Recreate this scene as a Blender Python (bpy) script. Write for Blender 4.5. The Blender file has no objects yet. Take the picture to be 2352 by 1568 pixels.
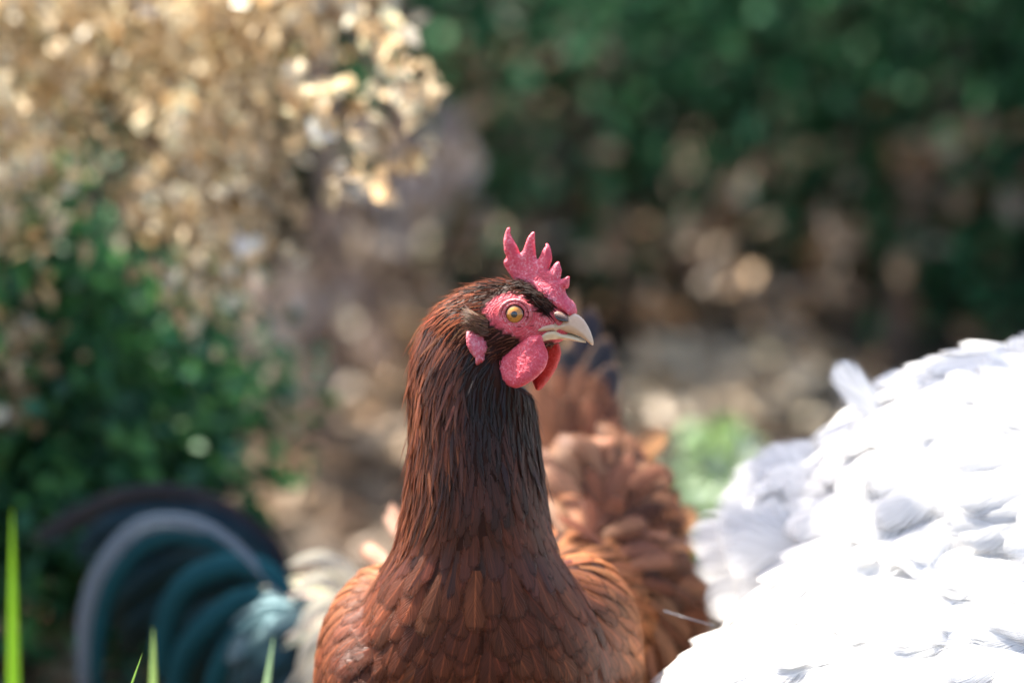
import bpy, bmesh, math, random
import numpy as np
from mathutils import Vector, Matrix
from mathutils.bvhtree import BVHTree
from mathutils.geometry import delaunay_2d_cdt

rnd = random.Random(7)
rng = np.random.default_rng(7)
scene = bpy.context.scene
COL = scene.collection

# ------------------------------------------------------------------ camera
PITCH = math.radians(5.0)
CAM = np.array([0.0, -1.5, 0.52])
cam_data = bpy.data.cameras.new('camera')
cam_data.lens = 100.0
cam_data.sensor_width = 36.0
cam_data.clip_start = 0.05
cam_data.clip_end = 500.0
cam_data.dof.use_dof = True
cam_data.dof.focus_distance = 1.487
cam_data.dof.aperture_fstop = 3.2
cam = bpy.data.objects.new('camera', cam_data)
cam.location = CAM
cam.rotation_euler = (math.radians(90) - PITCH, 0, 0)
COL.objects.link(cam)
scene.camera = cam

# ------------------------------------------------------------------ sky, sun, exposure
SUN_DIR = Vector((-0.48, 0.38, 1.03)).normalized()          # towards the sun: high, a little behind the birds and to the left
world = bpy.data.worlds.new('World')
scene.world = world
world.use_nodes = True
wn = world.node_tree
bg = wn.nodes['Background']
sky = wn.nodes.new('ShaderNodeTexSky')
sky.sky_type = 'NISHITA'
sky.sun_disc = False
sky.sun_elevation = math.asin(SUN_DIR.z)
sky.sun_rotation = math.atan2(SUN_DIR.x, SUN_DIR.y)
sky.air_density = 1.0
sky.dust_density = 3.0
sky.ozone_density = 0.3
wn.links.new(sky.outputs[0], bg.inputs[0])
bg.inputs[1].default_value = 0.09
sun_data = bpy.data.lights.new('sun', 'SUN')
sun_data.energy = 5.0
sun_data.angle = math.radians(0.55)
sun_data.color = (1.0, 0.93, 0.82)
sun = bpy.data.objects.new('sun', sun_data)
sun.rotation_euler = (-SUN_DIR).to_track_quat('-Z', 'Y').to_euler()
sun.location = (-3, 6, 10)
COL.objects.link(sun)
vs = scene.view_settings
vs.view_transform = 'Standard'
vs.look = 'None'
vs.exposure = 2.1
vs.gamma = 1.0
scene.render.engine = 'CYCLES'
cy = scene.cycles
cy.use_denoising = True
cy.max_bounces = 4
cy.diffuse_bounces = 2
cy.glossy_bounces = 2
cy.transmission_bounces = 4
cy.transparent_max_bounces = 8
cy.use_adaptive_sampling = True
cy.adaptive_threshold = 0.02
cy.sample_clamp_indirect = 6.0
cy.caustics_reflective = False
cy.caustics_refractive = False

# ------------------------------------------------------------------ geometry helpers
FW = np.array([0.0, math.cos(PITCH), -math.sin(PITCH)])
UP = np.array([0.0, math.sin(PITCH), math.cos(PITCH)])
RT = np.array([1.0, 0.0, 0.0])
MM = 0.001

def P(px, py, d):
    """point seen at (px, py) of the 2352 x 1568 frame, d metres along the lens axis"""
    k = 0.36 / 2352 * d
    return CAM + FW * d + RT * ((px - 1176) * k) + UP * ((784 - py) * k)

def proj(p):
    q = np.asarray(p) - CAM
    d = q @ FW
    k = 0.36 / 2352 * d
    return 1176 + (q @ RT) / k, 784 - (q @ UP) / k, d

def C1(cx, cy):
    """measure taken in a 2.704x enlargement of the head"""
    return ((1300 + cx / 2.704) * 0.784, (620 + cy / 2.704) * 0.784)

def unit(v):
    v = np.asarray(v, float)
    n = np.linalg.norm(v)
    return v / n if n > 1e-12 else v

def link(ob, parent=None):
    COL.objects.link(ob)
    if parent is not None:
        ob.parent = parent
        ob.matrix_parent_inverse = Matrix.Translation(-parent.location)
    return ob

def empty(name, loc, label, cat, group=None):
    e = bpy.data.objects.new(name, None)
    e.empty_display_size = 0.05
    e.location = Vector(loc)
    COL.objects.link(e)
    tag(e, label, cat, group)
    return e

def tag(o, label=None, cat=None, group=None, kind=None):
    if label: o['label'] = label
    if cat: o['category'] = cat
    if group: o['group'] = group
    if kind: o['kind'] = kind
    return o

def mesh_obj(name, verts, faces, mat, parent=None, uvs=None, cols=None, smooth=True):
    """verts (n,3); faces list of tuples; uvs (n,2) per vertex; cols (n,4) per vertex"""
    me = bpy.data.meshes.new(name)
    verts = np.asarray(verts, dtype=np.float64)
    me.from_pydata(verts.tolist() if len(verts) < 4000 else verts, [], faces)
    if uvs is not None or cols is not None:
        li = np.empty(len(me.loops), dtype=np.int32)
        me.loops.foreach_get('vertex_index', li)
    if uvs is not None:
        uvl = me.uv_layers.new(name='UVMap')
        uvl.data.foreach_set('uv', np.asarray(uvs, np.float32)[li].ravel())
    if cols is not None:
        at = me.attributes.new('tint', 'FLOAT_COLOR', 'POINT')
        at.data.foreach_set('color', np.asarray(cols, np.float32).ravel())
    if smooth:
        me.polygons.foreach_set('use_smooth', np.ones(len(me.polygons), dtype=bool))
    me.update()
    if mat is not None:
        me.materials.append(mat)
    ob = bpy.data.objects.new(name, me)
    return link(ob, parent)

def catmull(pts, step, closed=False):
    pts = [np.asarray(p, float) for p in pts]
    n = len(pts)
    out = []
    segs = n if closed else n - 1
    for i in range(segs):
        if closed:
            p0, p1, p2, p3 = pts[(i - 1) % n], pts[i], pts[(i + 1) % n], pts[(i + 2) % n]
        else:
            p0, p1, p2, p3 = pts[max(i - 1, 0)], pts[i], pts[i + 1], pts[min(i + 2, n - 1)]
        m = max(1, int(round(np.linalg.norm(p2 - p1) / step)))
        for k in range(m):
            t = k / m
            out.append(0.5 * ((2 * p1) + (-p0 + p2) * t + (2 * p0 - 5 * p1 + 4 * p2 - p3) * t * t + (-p0 + 3 * p1 - 3 * p2 + p3) * t ** 3))
    if not closed:
        out.append(pts[-1])
    return np.array(out)

def tube(pts, radii, sides=8, cap=True):
    """tapered tube along 3-D points -> verts, faces"""
    pts = np.asarray(pts, float)
    n = len(pts)
    tang = np.gradient(pts, axis=0)
    V, F = [], []
    ref = np.array([0.0, 0.0, 1.0]) if abs(unit(tang[0])[2]) < 0.9 else np.array([1.0, 0.0, 0.0])
    a = unit(np.cross(unit(tang[0]), ref))
    for i in range(n):
        t = unit(tang[i])
        a = unit(a - t * (a @ t))
        b = np.cross(t, a)
        for k in range(sides):
            an = 2 * math.pi * k / sides
            V.append(pts[i] + radii[i] * (math.cos(an) * a + math.sin(an) * b))
    for i in range(n - 1):
        for k in range(sides):
            k2 = (k + 1) % sides
            F.append((i * sides + k, i * sides + k2, (i + 1) * sides + k2, (i + 1) * sides + k))
    if cap:
        F.append(tuple(range(sides))[::-1])
        F.append(tuple((n - 1) * sides + k for k in range(sides)))
    return V, F

def merge(parts):
    V, F, o = [], [], 0
    for v, f in parts:
        V.extend(v)
        F.extend(tuple(i + o for i in q) for q in f)
        o += len(v)
    return V, F

def ellipsoid(c, r, axes=None, seg=28, rings=16):
    axes = np.eye(3) if axes is None else np.asarray(axes)
    V, F = [], []
    for i in range(rings + 1):
        th = math.pi * i / rings
        for k in range(seg):
            ph = 2 * math.pi * k / seg
            l = np.array([math.sin(th) * math.cos(ph) * r[0], math.sin(th) * math.sin(ph) * r[1], math.cos(th) * r[2]])
            V.append(np.asarray(c) + axes.T @ l)
    for i in range(rings):
        for k in range(seg):
            k2 = (k + 1) % seg
            F.append((i * seg + k, (i + 1) * seg + k, (i + 1) * seg + k2, i * seg + k2))
    return V, F

def fuse(name, parts, voxel, smooth_iter, mat, parent):
    """several closed surfaces grown together into one skin"""
    V, F = merge(parts)
    me = bpy.data.meshes.new(name + '_raw')
    me.from_pydata([tuple(v) for v in V], [], F)
    bm = bmesh.new(); bm.from_mesh(me)
    bmesh.ops.remove_doubles(bm, verts=bm.verts, dist=1e-5)
    bmesh.ops.recalc_face_normals(bm, faces=bm.faces)
    bm.to_mesh(me); bm.free()
    ob = bpy.data.objects.new(name + '_raw', me)
    COL.objects.link(ob)
    m = ob.modifiers.new('r', 'REMESH'); m.mode = 'VOXEL'; m.voxel_size = voxel
    s = ob.modifiers.new('s', 'SMOOTH'); s.iterations = smooth_iter; s.factor = 0.5
    dg = bpy.context.evaluated_depsgraph_get()
    new = bpy.data.meshes.new_from_object(ob.evaluated_get(dg))
    bpy.data.objects.remove(ob); bpy.data.meshes.remove(me)
    new.name = name
    new.materials.clear(); new.materials.append(mat)
    new.polygons.foreach_set('use_smooth', np.ones(len(new.polygons), dtype=bool))
    o2 = bpy.data.objects.new(name, new)
    return link(o2, parent)

def bvh_of(ob):
    me = ob.data
    v = np.empty(len(me.vertices) * 3); me.vertices.foreach_get('co', v); v = v.reshape(-1, 3)
    f = [tuple(p.vertices) for p in me.polygons]
    return BVHTree.FromPolygons([Vector(x) for x in v], f), v, f

def sample_surface(v, f, n, r_fn, seed):
    """points spread over a mesh, kept r_fn(p) apart -> list of (p, n)"""
    g = np.random.default_rng(seed)
    tri = []
    for q in f:
        tri.append((q[0], q[1], q[2]))
        if len(q) == 4: tri.append((q[0], q[2], q[3]))
    tri = np.array(tri)
    a, b, c = v[tri[:, 0]], v[tri[:, 1]], v[tri[:, 2]]
    cr = np.cross(b - a, c - a)
    ar = np.linalg.norm(cr, axis=1)
    idx = g.choice(len(tri), size=n, p=ar / ar.sum())
    r1, r2 = np.sqrt(g.random(n)), g.random(n)
    pts = a[idx] * (1 - r1)[:, None] + b[idx] * (r1 * (1 - r2))[:, None] + c[idx] * (r1 * r2)[:, None]
    nor = cr[idx] / np.maximum(ar[idx], 1e-12)[:, None]
    cell = 0.004
    grid = {}
    out = []
    for p, nn in zip(pts, nor):
        r = r_fn(p)
        if r is None: continue
        k = (int(p[0] // cell), int(p[1] // cell), int(p[2] // cell))
        m = int(r // cell) + 1
        ok = True
        for i in range(k[0] - m, k[0] + m + 1):
            for j in range(k[1] - m, k[1] + m + 1):
                for l in range(k[2] - m, k[2] + m + 1):
                    for q in grid.get((i, j, l), ()):
                        if (q[0] - p[0]) ** 2 + (q[1] - p[1]) ** 2 + (q[2] - p[2]) ** 2 < r * r:
                            ok = False; break
                    if not ok: break
                if not ok: break
            if not ok: break
        if ok:
            grid.setdefault(k, []).append(p)
            out.append((p, nn))
    return out

def inside(poly, x, y):
    c = False
    n = len(poly)
    j = n - 1
    for i in range(n):
        xi, yi = poly[i]; xj, yj = poly[j]
        if (yi > y) != (yj > y) and x < (xj - xi) * (y - yi) / (yj - yi) + xi:
            c = not c
        j = i
    return c

def inflate(name, outline, depth_fn, lat, tmax, edge, step, mat, parent, jag=0.0, tfun=None, wob=0.0, round_pts=True, bend=None):
    """a cushion: an outline (frame pixels) given depth on both sides of its mid-plane"""
    ol = catmull(outline, step, closed=True) if round_pts else np.array(outline, float)
    if jag:
        ol = ol + rng.normal(0, jag, ol.shape)
    x0, y0 = ol.min(0); x1, y1 = ol.max(0)
    xs, ys = np.arange(x0 + step / 2, x1, step), np.arange(y0 + step / 2, y1, step * 0.87)
    pts = []
    for r, yy in enumerate(ys):
        for xx in xs:
            pts.append((xx + (step / 2 if r % 2 else 0), yy))
    pts = np.array(pts)
    A, B = ol, np.roll(ol, -1, 0)
    def dist(q):
        d = B - A
        t = np.clip(((q[None] - A) * d).sum(1) / np.maximum((d * d).sum(1), 1e-9), 0, 1)
        return np.sqrt((((A + d * t[:, None]) - q[None]) ** 2).sum(1)).min()
    keep, dd = [], []
    for q in pts:
        if inside(ol, q[0], q[1]):
            d = dist(q)
            if d > step * 0.45:
                keep.append(q); dd.append(d)
    n = len(ol)
    allp = [Vector(p) for p in ol] + [Vector(p) for p in keep]
    edges = [(i, (i + 1) % n) for i in range(n)]
    vo, eo, fo, ov, oe, of_ = delaunay_2d_cdt(allp, edges, [], 1, 1e-6)
    dmap = [0.0] * len(vo)
    for i, src in enumerate(ov):
        if src and src[0] >= n:
            dmap[i] = dd[src[0] - n]
    lat = np.asarray(lat)
    V, idx_f, idx_b = [], [], []
    for i, q in enumerate(vo):
        d = dmap[i]
        k = min(d / edge, 1.0)
        t = tmax * math.sqrt(max(0.0, 1 - (1 - k) ** 2))
        if tfun: t *= tfun(q[0], q[1])
        base = P(q[0], q[1], depth_fn(q[0], q[1]))
        off = bend(q[0], q[1]) if bend else 0.0
        base = base + lat * off
        if d <= 0:
            V.append(base); idx_f.append(len(V) - 1); idx_b.append(len(V) - 1)
        else:
            w1 = wob * rng.normal(); w2 = wob * rng.normal()
            V.append(base + lat * (t + w1)); idx_f.append(len(V) - 1)
            V.append(base - lat * (t + w2)); idx_b.append(len(V) - 1)
    F = []
    for t in fo:
        F.append(tuple(idx_f[i] for i in t))
        F.append(tuple(idx_b[i] for i in reversed(t)))
    ob = mesh_obj(name, V, F, mat, parent)
    bm = bmesh.new(); bm.from_mesh(ob.data)
    bmesh.ops.recalc_face_normals(bm, faces=bm.faces)
    bm.to_mesh(ob.data); bm.free()
    return ob

# ------------------------------------------------------------------ feathers
class Feathers:
    def __init__(self):
        self.V, self.F, self.U, self.C = [], [], [], []
    def add(self, path, side, nor, width, cols, tint, camber=0.15, vl=None):
        o = len(self.V)
        n = len(path)
        us = np.linspace(0, 1, cols)
        for i in range(n):
            v = vl[i] if vl else i / (n - 1)
            for u in us:
                s = (u - 0.5) * 2
                self.V.append(path[i] + side[i] * (s * width[i] * 0.5) - nor[i] * (camber * width[i] * s * s))
                self.U.append((u, v))
                self.C.append(tint)
        for i in range(n - 1):
            for k in range(cols - 1):
                a = o + i * cols + k
                self.F.append((a, a + 1, a + cols + 1, a + cols))
    def build(self, name, mat, parent, kind=None):
        ob = mesh_obj(name, np.array(self.V), self.F, mat, parent, uvs=np.array(self.U), cols=np.array(self.C))
        if kind: ob['kind'] = kind
        return ob

def prof_round(v, W):
    a = min(1.0, 0.45 + 1.3 * v)
    return W * a * (max(0.012, 1 - ((v - 0.45) / 0.553) ** 3.1) ** 0.55 if v > 0.5 else 1.0)

def prof_lance(v, W):
    return W * (0.55 + 0.45 * min(1.0, v * 3.5)) * max(0.03, (1 - v ** 2.2))

def prof_hair(v, W):
    return W * max(0.05, 1 - v ** 1.5)

def prof_sickle(v, W):
    return W * min(1.0, 0.35 + 2.2 * v) * (math.sqrt(max(0.0, 1 - ((v - 0.72) / 0.285) ** 2)) if v > 0.72 else 1.0)

VR = [0, 0.30, 0.56, 0.76, 0.89, 0.965, 1.0]
def walk(bvh, p, d_fn, length, steps, lift0, lift1, curl=0.0, jit=None):
    """lay a feather along the skin: returns path, side, normal"""
    path, side, nor = [], [], []
    q = Vector(p)
    co, n, _, _ = bvh.find_nearest(q)
    vl = VR if steps == 6 else [i / steps for i in range(steps + 1)]
    d = None
    for i in range(steps + 1):
        v = vl[i]
        fl = d_fn(np.array(co)) if jit is None else d_fn(np.array(co)) + jit
        nn = np.array(n)
        fl = np.asarray(fl) - nn * (fl @ nn)
        d = unit(fl) if d is None else unit(0.5 * d + 0.5 * unit(fl))
        d = unit(d - nn * (d @ nn))
        path.append(np.array(co) + nn * (lift0 + lift1 * v + curl * v * v))
        nor.append(nn); side.append(np.cross(nn, d))
        if i < steps:
            co2, n2, _, _ = bvh.find_nearest(Vector(np.array(co) + d * (length * (vl[i + 1] - v))))
            if co2 is None: co2, n2 = co, n
            co, n = co2, (n * 0.5 + n2 * 0.5).normalized()
    return path, side, nor

def free_feather(fs, pts, nrm, W, prof, rows, cols, tint, camber=0.12):
    """feather along given control points"""
    fine = catmull(pts, 0.002)
    acc = np.concatenate([[0], np.cumsum(np.linalg.norm(np.diff(fine, axis=0), axis=1))])
    vl = [(i / (rows - 1)) ** 0.8 for i in range(rows)]
    tt = np.array(vl) * acc[-1]
    c = np.stack([np.interp(tt, acc, fine[:, k]) for k in range(3)], 1)
    tg = np.gradient(c, axis=0)
    side, nor = [], []
    for t in tg:
        t = unit(t)
        n = unit(np.asarray(nrm) - t * (t @ np.asarray(nrm)))
        side.append(np.cross(n, t)); nor.append(n)
    fs.add(c, side, nor, [prof(q, W) for q in vl], cols, tint, camber, vl)

# ------------------------------------------------------------------ materials
def new_mat(name):
    m = bpy.data.materials.new(name)
    m.use_nodes = True
    nt = m.node_tree
    for n in list(nt.nodes): nt.nodes.remove(n)
    out = nt.nodes.new('ShaderNodeOutputMaterial')
    return m, nt, out

def N(nt, typ, **kw):
    n = nt.nodes.new(typ)
    for k, v in kw.items():
        if k == 'op': n.operation = v
        else: setattr(n, k, v)
    return n

def mth(nt, op, a, b=None, c=None, clamp=False):
    n = nt.nodes.new('ShaderNodeMath'); n.operation = op; n.use_clamp = clamp
    for i, x in enumerate((a, b, c)):
        if x is None: continue
        if isinstance(x, (int, float)): n.inputs[i].default_value = x
        else: nt.links.new(x, n.inputs[i])
    return n.outputs[0]

def mixc(nt, fac, a, b, blend='MIX'):
    n = nt.nodes.new('ShaderNodeMix'); n.data_type = 'RGBA'; n.blend_type = blend
    for sock, x in ((n.inputs[0], fac), (n.inputs[6], a), (n.inputs[7], b)):
        if isinstance(x, (int, float)): sock.default_value = x
        elif isinstance(x, tuple): sock.default_value = (*x, 1.0) if len(x) == 3 else x
        else: nt.links.new(x, sock)
    return n.outputs[2]

def noise(nt, vec, scale, detail=3.0, rough=0.5, dims='3D'):
    n = nt.nodes.new('ShaderNodeTexNoise'); n.noise_dimensions = dims
    n.inputs['Scale'].default_value = scale; n.inputs['Detail'].default_value = detail; n.inputs['Roughness'].default_value = rough
    if vec is not None: nt.links.new(vec, n.inputs['Vector'])
    return n.outputs['Fac']

def ramp(nt, fac, lo, hi, smooth=False):
    n = nt.nodes.new('ShaderNodeMapRange'); n.clamp = True
    if smooth: n.interpolation_type = 'SMOOTHSTEP'
    nt.links.new(fac, n.inputs[0])
    n.inputs[1].default_value = lo; n.inputs[2].default_value = hi
    return n.outputs[0]

def feather_mat(name, barbs=38.0, slant=0.35, fray=0.25, contrast=0.5, shaft=1.6, rough=0.42, spec=0.4, trans=0.28,
                bump=0.35, rim=None, rim_amt=0.0, rim_mul=0.0, down=0.0, coat=0.0, bump_dist=0.0006, soft=0.88, sheen=None):
    m, nt, out = new_mat(name)
    uv = N(nt, 'ShaderNodeUVMap'); uv.uv_map = 'UVMap'
    sp = N(nt, 'ShaderNodeSeparateXYZ'); nt.links.new(uv.outputs[0], sp.inputs[0])
    u, v = sp.outputs[0], sp.outputs[1]
    at = N(nt, 'ShaderNodeAttribute'); at.attribute_name = 'tint'
    s = mth(nt, 'MULTIPLY', mth(nt, 'ABSOLUTE', mth(nt, 'SUBTRACT', u, 0.5)), 2.0)
    sgn = mth(nt, 'GREATER_THAN', u, 0.5)
    t = mth(nt, 'SUBTRACT', v, mth(nt, 'MULTIPLY', s, slant))
    cx = N(nt, 'ShaderNodeCombineXYZ')
    nt.links.new(mth(nt, 'MULTIPLY', t, barbs), cx.inputs[0])
    nt.links.new(mth(nt, 'ADD', mth(nt, 'MULTIPLY', sgn, 7.3), mth(nt, 'MULTIPLY', at.outputs['Alpha'], 131.0)), cx.inputs[1])
    nt.links.new(mth(nt, 'MULTIPLY', s, 0.8), cx.inputs[2])
    b = noise(nt, cx.outputs[0], 1.0, 2.5, 0.6)
    bs = ramp(nt, b, 0.3, 0.7)
    big = noise(nt, cx.outputs[0], 0.16, 2.0, 0.5)
    # colour
    col = at.outputs['Color']
    lum = mth(nt, 'ADD', 1.0 - contrast * 0.5, mth(nt, 'MULTIPLY', bs, contrast))
    lum = mth(nt, 'MULTIPLY', lum, mth(nt, 'ADD', 0.7, mth(nt, 'MULTIPLY', big, 0.6)))
    cc = N(nt, 'ShaderNodeCombineColor')
    for i in range(3): nt.links.new(lum, cc.inputs[i])
    col = mixc(nt, 1.0, col, cc.outputs[0], 'MULTIPLY')
    if rim is not None:
        rf = ramp(nt, mth(nt, 'MAXIMUM', s, mth(nt, 'ADD', mth(nt, 'MULTIPLY', v, 1.6), -0.72)), 0.74, 1.0, True)
        col = mixc(nt, mth(nt, 'MULTIPLY', rf, rim_amt), col, rim)
    if rim_mul:
        rf = ramp(nt, s, 0.45, 0.9, True)
        col = mixc(nt, rf, col, mixc(nt, 1.0, col, (rim_mul, rim_mul, rim_mul), 'MULTIPLY'))
    shf = mth(nt, 'SUBTRACT', 1.0, ramp(nt, s, 0.02, 0.09))
    light = mixc(nt, 1.0, col, (shaft, shaft, shaft), 'MULTIPLY')
    col = mixc(nt, shf, col, light)
    pb = N(nt, 'ShaderNodeBsdfPrincipled')
    nt.links.new(col, pb.inputs['Base Color'])
    pb.inputs['Roughness'].default_value = rough
    pb.inputs['Specular IOR Level'].default_value = spec
    if sheen: pb.inputs['Specular Tint'].default_value = (*sheen, 1.0)
    bn = N(nt, 'ShaderNodeBump'); bn.inputs['Strength'].default_value = bump; bn.inputs['Distance'].default_value = bump_dist
    nt.links.new(b, bn.inputs['Height']); nt.links.new(bn.outputs[0], pb.inputs['Normal'])
    sh = pb.outputs[0]
    if trans:
        tr = N(nt, 'ShaderNodeBsdfTranslucent'); nt.links.new(col, tr.inputs[0])
        mx = N(nt, 'ShaderNodeMixShader'); mx.inputs[0].default_value = trans
        nt.links.new(sh, mx.inputs[1]); nt.links.new(tr.outputs[0], mx.inputs[2]); sh = mx.outputs[0]
    if fray:
        edge = mth(nt, 'ADD', s, mth(nt, 'MULTIPLY', bs, fray))
        edge = mth(nt, 'MAXIMUM', edge, mth(nt, 'ADD', mth(nt, 'MULTIPLY', v, 2.0), mth(nt, 'ADD', mth(nt, 'MULTIPLY', bs, fray * 0.5), -1.1)))
        al = mth(nt, 'SUBTRACT', 1.0, ramp(nt, edge, soft, 1.06))
        if down:
            base = ramp(nt, v, 0.0, down)
            al = mth(nt, 'MULTIPLY', al, mth(nt, 'ADD', 0.0, base))
        tp = N(nt, 'ShaderNodeBsdfTransparent')
        mx = N(nt, 'ShaderNodeMixShader'); nt.links.new(al, mx.inputs[0])
        nt.links.new(tp.outputs[0], mx.inputs[1]); nt.links.new(sh, mx.inputs[2]); sh = mx.outputs[0]
    nt.links.new(sh, out.inputs[0])
    return m

def leaf_mat(name, rough=0.45, trans=0.35, spec=0.4, var=0.5):
    m, nt, out = new_mat(name)
    at = N(nt, 'ShaderNodeAttribute'); at.attribute_name = 'tint'
    geo = N(nt, 'ShaderNodeNewGeometry')
    nz = noise(nt, geo.outputs['Position'], 130.0, 3.0, 0.6)
    k = mth(nt, 'ADD', 1.0 - var / 2, mth(nt, 'MULTIPLY', nz, var))
    cc = N(nt, 'ShaderNodeCombineColor')
    for i in range(3): nt.links.new(k, cc.inputs[i])
    col = mixc(nt, 1.0, at.outputs['Color'], cc.outputs[0], 'MULTIPLY')
    pb = N(nt, 'ShaderNodeBsdfPrincipled')
    nt.links.new(col, pb.inputs['Base Color'])
    pb.inputs['Roughness'].default_value = rough
    pb.inputs['Specular IOR Level'].default_value = spec
    tr = N(nt, 'ShaderNodeBsdfTranslucent'); nt.links.new(col, tr.inputs[0])
    mx = N(nt, 'ShaderNodeMixShader'); mx.inputs[0].default_value = trans
    nt.links.new(pb.outputs[0], mx.inputs[1]); nt.links.new(tr.outputs[0], mx.inputs[2])
    nt.links.new(mx.outputs[0], out.inputs[0])
    return m

def plain_mat(name, c1, c2, scale=40.0, rough=0.6, spec=0.4, bump=0.3, bscale=None, bdist=0.001, sss=0.0, coat=0.0, detail=4.0):
    m, nt, out = new_mat(name)
    geo = N(nt, 'ShaderNodeNewGeometry')
    nz = noise(nt, geo.outputs['Position'], scale, detail, 0.6)
    col = mixc(nt, ramp(nt, nz, 0.3, 0.7), c1, c2)
    pb = N(nt, 'ShaderNodeBsdfPrincipled')
    nt.links.new(col, pb.inputs['Base Color'])
    pb.inputs['Roughness'].default_value = rough
    pb.inputs['Specular IOR Level'].default_value = spec
    if sss:
        pb.inputs['Subsurface Weight'].default_value = sss
        pb.inputs['Subsurface Radius'].default_value = (1.0, 0.25, 0.15)
        pb.inputs['Subsurface Scale'].default_value = 0.002
    if coat:
        pb.inputs['Coat Weight'].default_value = coat; pb.inputs['Coat Roughness'].default_value = 0.05
    if bump:
        nb = noise(nt, geo.outputs['Position'], bscale or scale * 3, 3.0, 0.6)
        bn = N(nt, 'ShaderNodeBump'); bn.inputs['Strength'].default_value = bump; bn.inputs['Distance'].default_value = bdist
        nt.links.new(nb, bn.inputs['Height']); nt.links.new(bn.outputs[0], pb.inputs['Normal'])
    nt.links.new(pb.outputs[0], out.inputs[0])
    return m

def skin_mat(name, base, pale, pscale=900.0, trans=0.0, wrinkle=None, body=None):
    """red warty skin with pale flecks; body: tint attribute chooses between it and dark feathered skin"""
    m, nt, out = new_mat(name)
    geo = N(nt, 'ShaderNodeNewGeometry')
    pos = geo.outputs['Position']
    vo = N(nt, 'ShaderNodeTexVoronoi'); vo.inputs['Scale'].default_value = pscale * 1.1
    nt.links.new(pos, vo.inputs['Vector'])
    n1 = noise(nt, pos, pscale * 0.8, 3.0, 0.7)
    n2 = noise(nt, pos, 130.0, 3.0, 0.6)
    fl = mth(nt, 'MULTIPLY', ramp(nt, n1, 0.46, 0.64), ramp(nt, n2, 0.3, 0.6))
    col = mixc(nt, mth(nt, 'MULTIPLY', fl, 0.75), base, pale)
    dk = ramp(nt, n2, 0.55, 0.3)
    col = mixc(nt, mth(nt, 'MULTIPLY', dk, 0.35), col, tuple(x * 0.55 for x in base))
    h = mth(nt, 'ADD', mth(nt, 'MULTIPLY', vo.outputs['Distance'], -0.8), n1)
    if wrinkle is not None:
        # folds of skin that run in rings round the eye
        vd = N(nt, 'ShaderNodeVectorMath'); vd.operation = 'DISTANCE'
        nt.links.new(pos, vd.inputs[0]); vd.inputs[1].default_value = tuple(wrinkle)
        wv = mth(nt, 'ADD', mth(nt, 'MULTIPLY', vd.outputs['Value'], 5200.0), mth(nt, 'MULTIPLY', n2, 22.0))
        ws = mth(nt, 'SINE', wv)
        h = mth(nt, 'ADD', h, mth(nt, 'MULTIPLY', ws, 0.22))
        crease = ramp(nt, ws, -0.35, -1.0)
        col = mixc(nt, mth(nt, 'MULTIPLY', crease, 0.35), col, tuple(x * 0.35 for x in base))
    pb = N(nt, 'ShaderNodeBsdfPrincipled')
    if body is not None:
        at = N(nt, 'ShaderNodeAttribute'); at.attribute_name = 'tint'
        col = mixc(nt, at.outputs['Fac'], body, col)
    nt.links.new(col, pb.inputs['Base Color'])
    pb.inputs['Roughness'].default_value = 0.42 if body is None else 0.55
    pb.inputs['Specular IOR Level'].default_value = 0.42 if body is None else 0.15
    pb.inputs['Subsurface Weight'].default_value = 0.25 if body is None else 0.0
    pb.inputs['Subsurface Radius'].default_value = (1.0, 0.2, 0.15)
    pb.inputs['Subsurface Scale'].default_value = 0.0015
    bn = N(nt, 'ShaderNodeBump'); bn.inputs['Strength'].default_value = 0.6; bn.inputs['Distance'].default_value = 0.0005
    if body is not None: nt.links.new(mth(nt, 'MULTIPLY', at.outputs['Fac'], 0.5), bn.inputs['Strength'])
    nt.links.new(h, bn.inputs['Height']); nt.links.new(bn.outputs[0], pb.inputs['Normal'])
    sh = pb.outputs[0]
    if trans:
        tr = N(nt, 'ShaderNodeBsdfTranslucent'); nt.links.new(col, tr.inputs[0])
        mx = N(nt, 'ShaderNodeMixShader'); mx.inputs[0].default_value = trans
        nt.links.new(sh, mx.inputs[1]); nt.links.new(tr.outputs[0], mx.inputs[2]); sh = mx.outputs[0]
    nt.links.new(sh, out.inputs[0])
    return m

EYE_PX = (1168, 711)
HYAW = math.radians(20)
NEAR = np.array([-math.sin(HYAW), -math.cos(HYAW), 0.0])
def wmid(px):
    return 1.5 + 0.017 - math.tan(HYAW) * (px - 1168) * 0.00023
EYE = P(EYE_PX[0], EYE_PX[1], 1.4815)

M = {}
M['hackle'] = feather_mat('hackle_feather', barbs=5.5, slant=2.4, fray=0.35, contrast=1.0, soft=0.65, rim_mul=1.9, shaft=1.4, rough=0.38, spec=0.36, trans=0.25, bump=0.35)
M['fuzz'] = feather_mat('head_fuzz', barbs=4.0, slant=1.5, fray=0.2, contrast=0.6, soft=0.7, shaft=1.2, rough=0.6, spec=0.06, trans=0.25, bump=0.1)
M['breast'] = feather_mat('breast_feather', barbs=24, slant=0.65, fray=0.3, contrast=0.75, soft=0.68, shaft=2.0, rough=0.46, spec=0.28, trans=0.25, bump=0.7, bump_dist=0.001)
M['fluff'] = feather_mat('fluffy_feather', barbs=26, slant=0.7, fray=0.45, soft=0.65, contrast=0.8, shaft=1.3, rough=0.55, spec=0.3, trans=0.4, bump=0.4)
M['tail'] = feather_mat('tail_feather', barbs=46, slant=0.4, fray=0.12, contrast=0.4, shaft=1.5, rough=0.4, spec=0.4, trans=0.4, rim=(0.62, 0.36, 0.2), rim_amt=0.8)
M['white'] = feather_mat('white_feather', barbs=44, slant=0.8, fray=0.55, soft=0.82, contrast=0.12, shaft=1.04, rough=0.6, spec=0.25, trans=0.35, bump=0.4, bump_dist=0.001)
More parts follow.
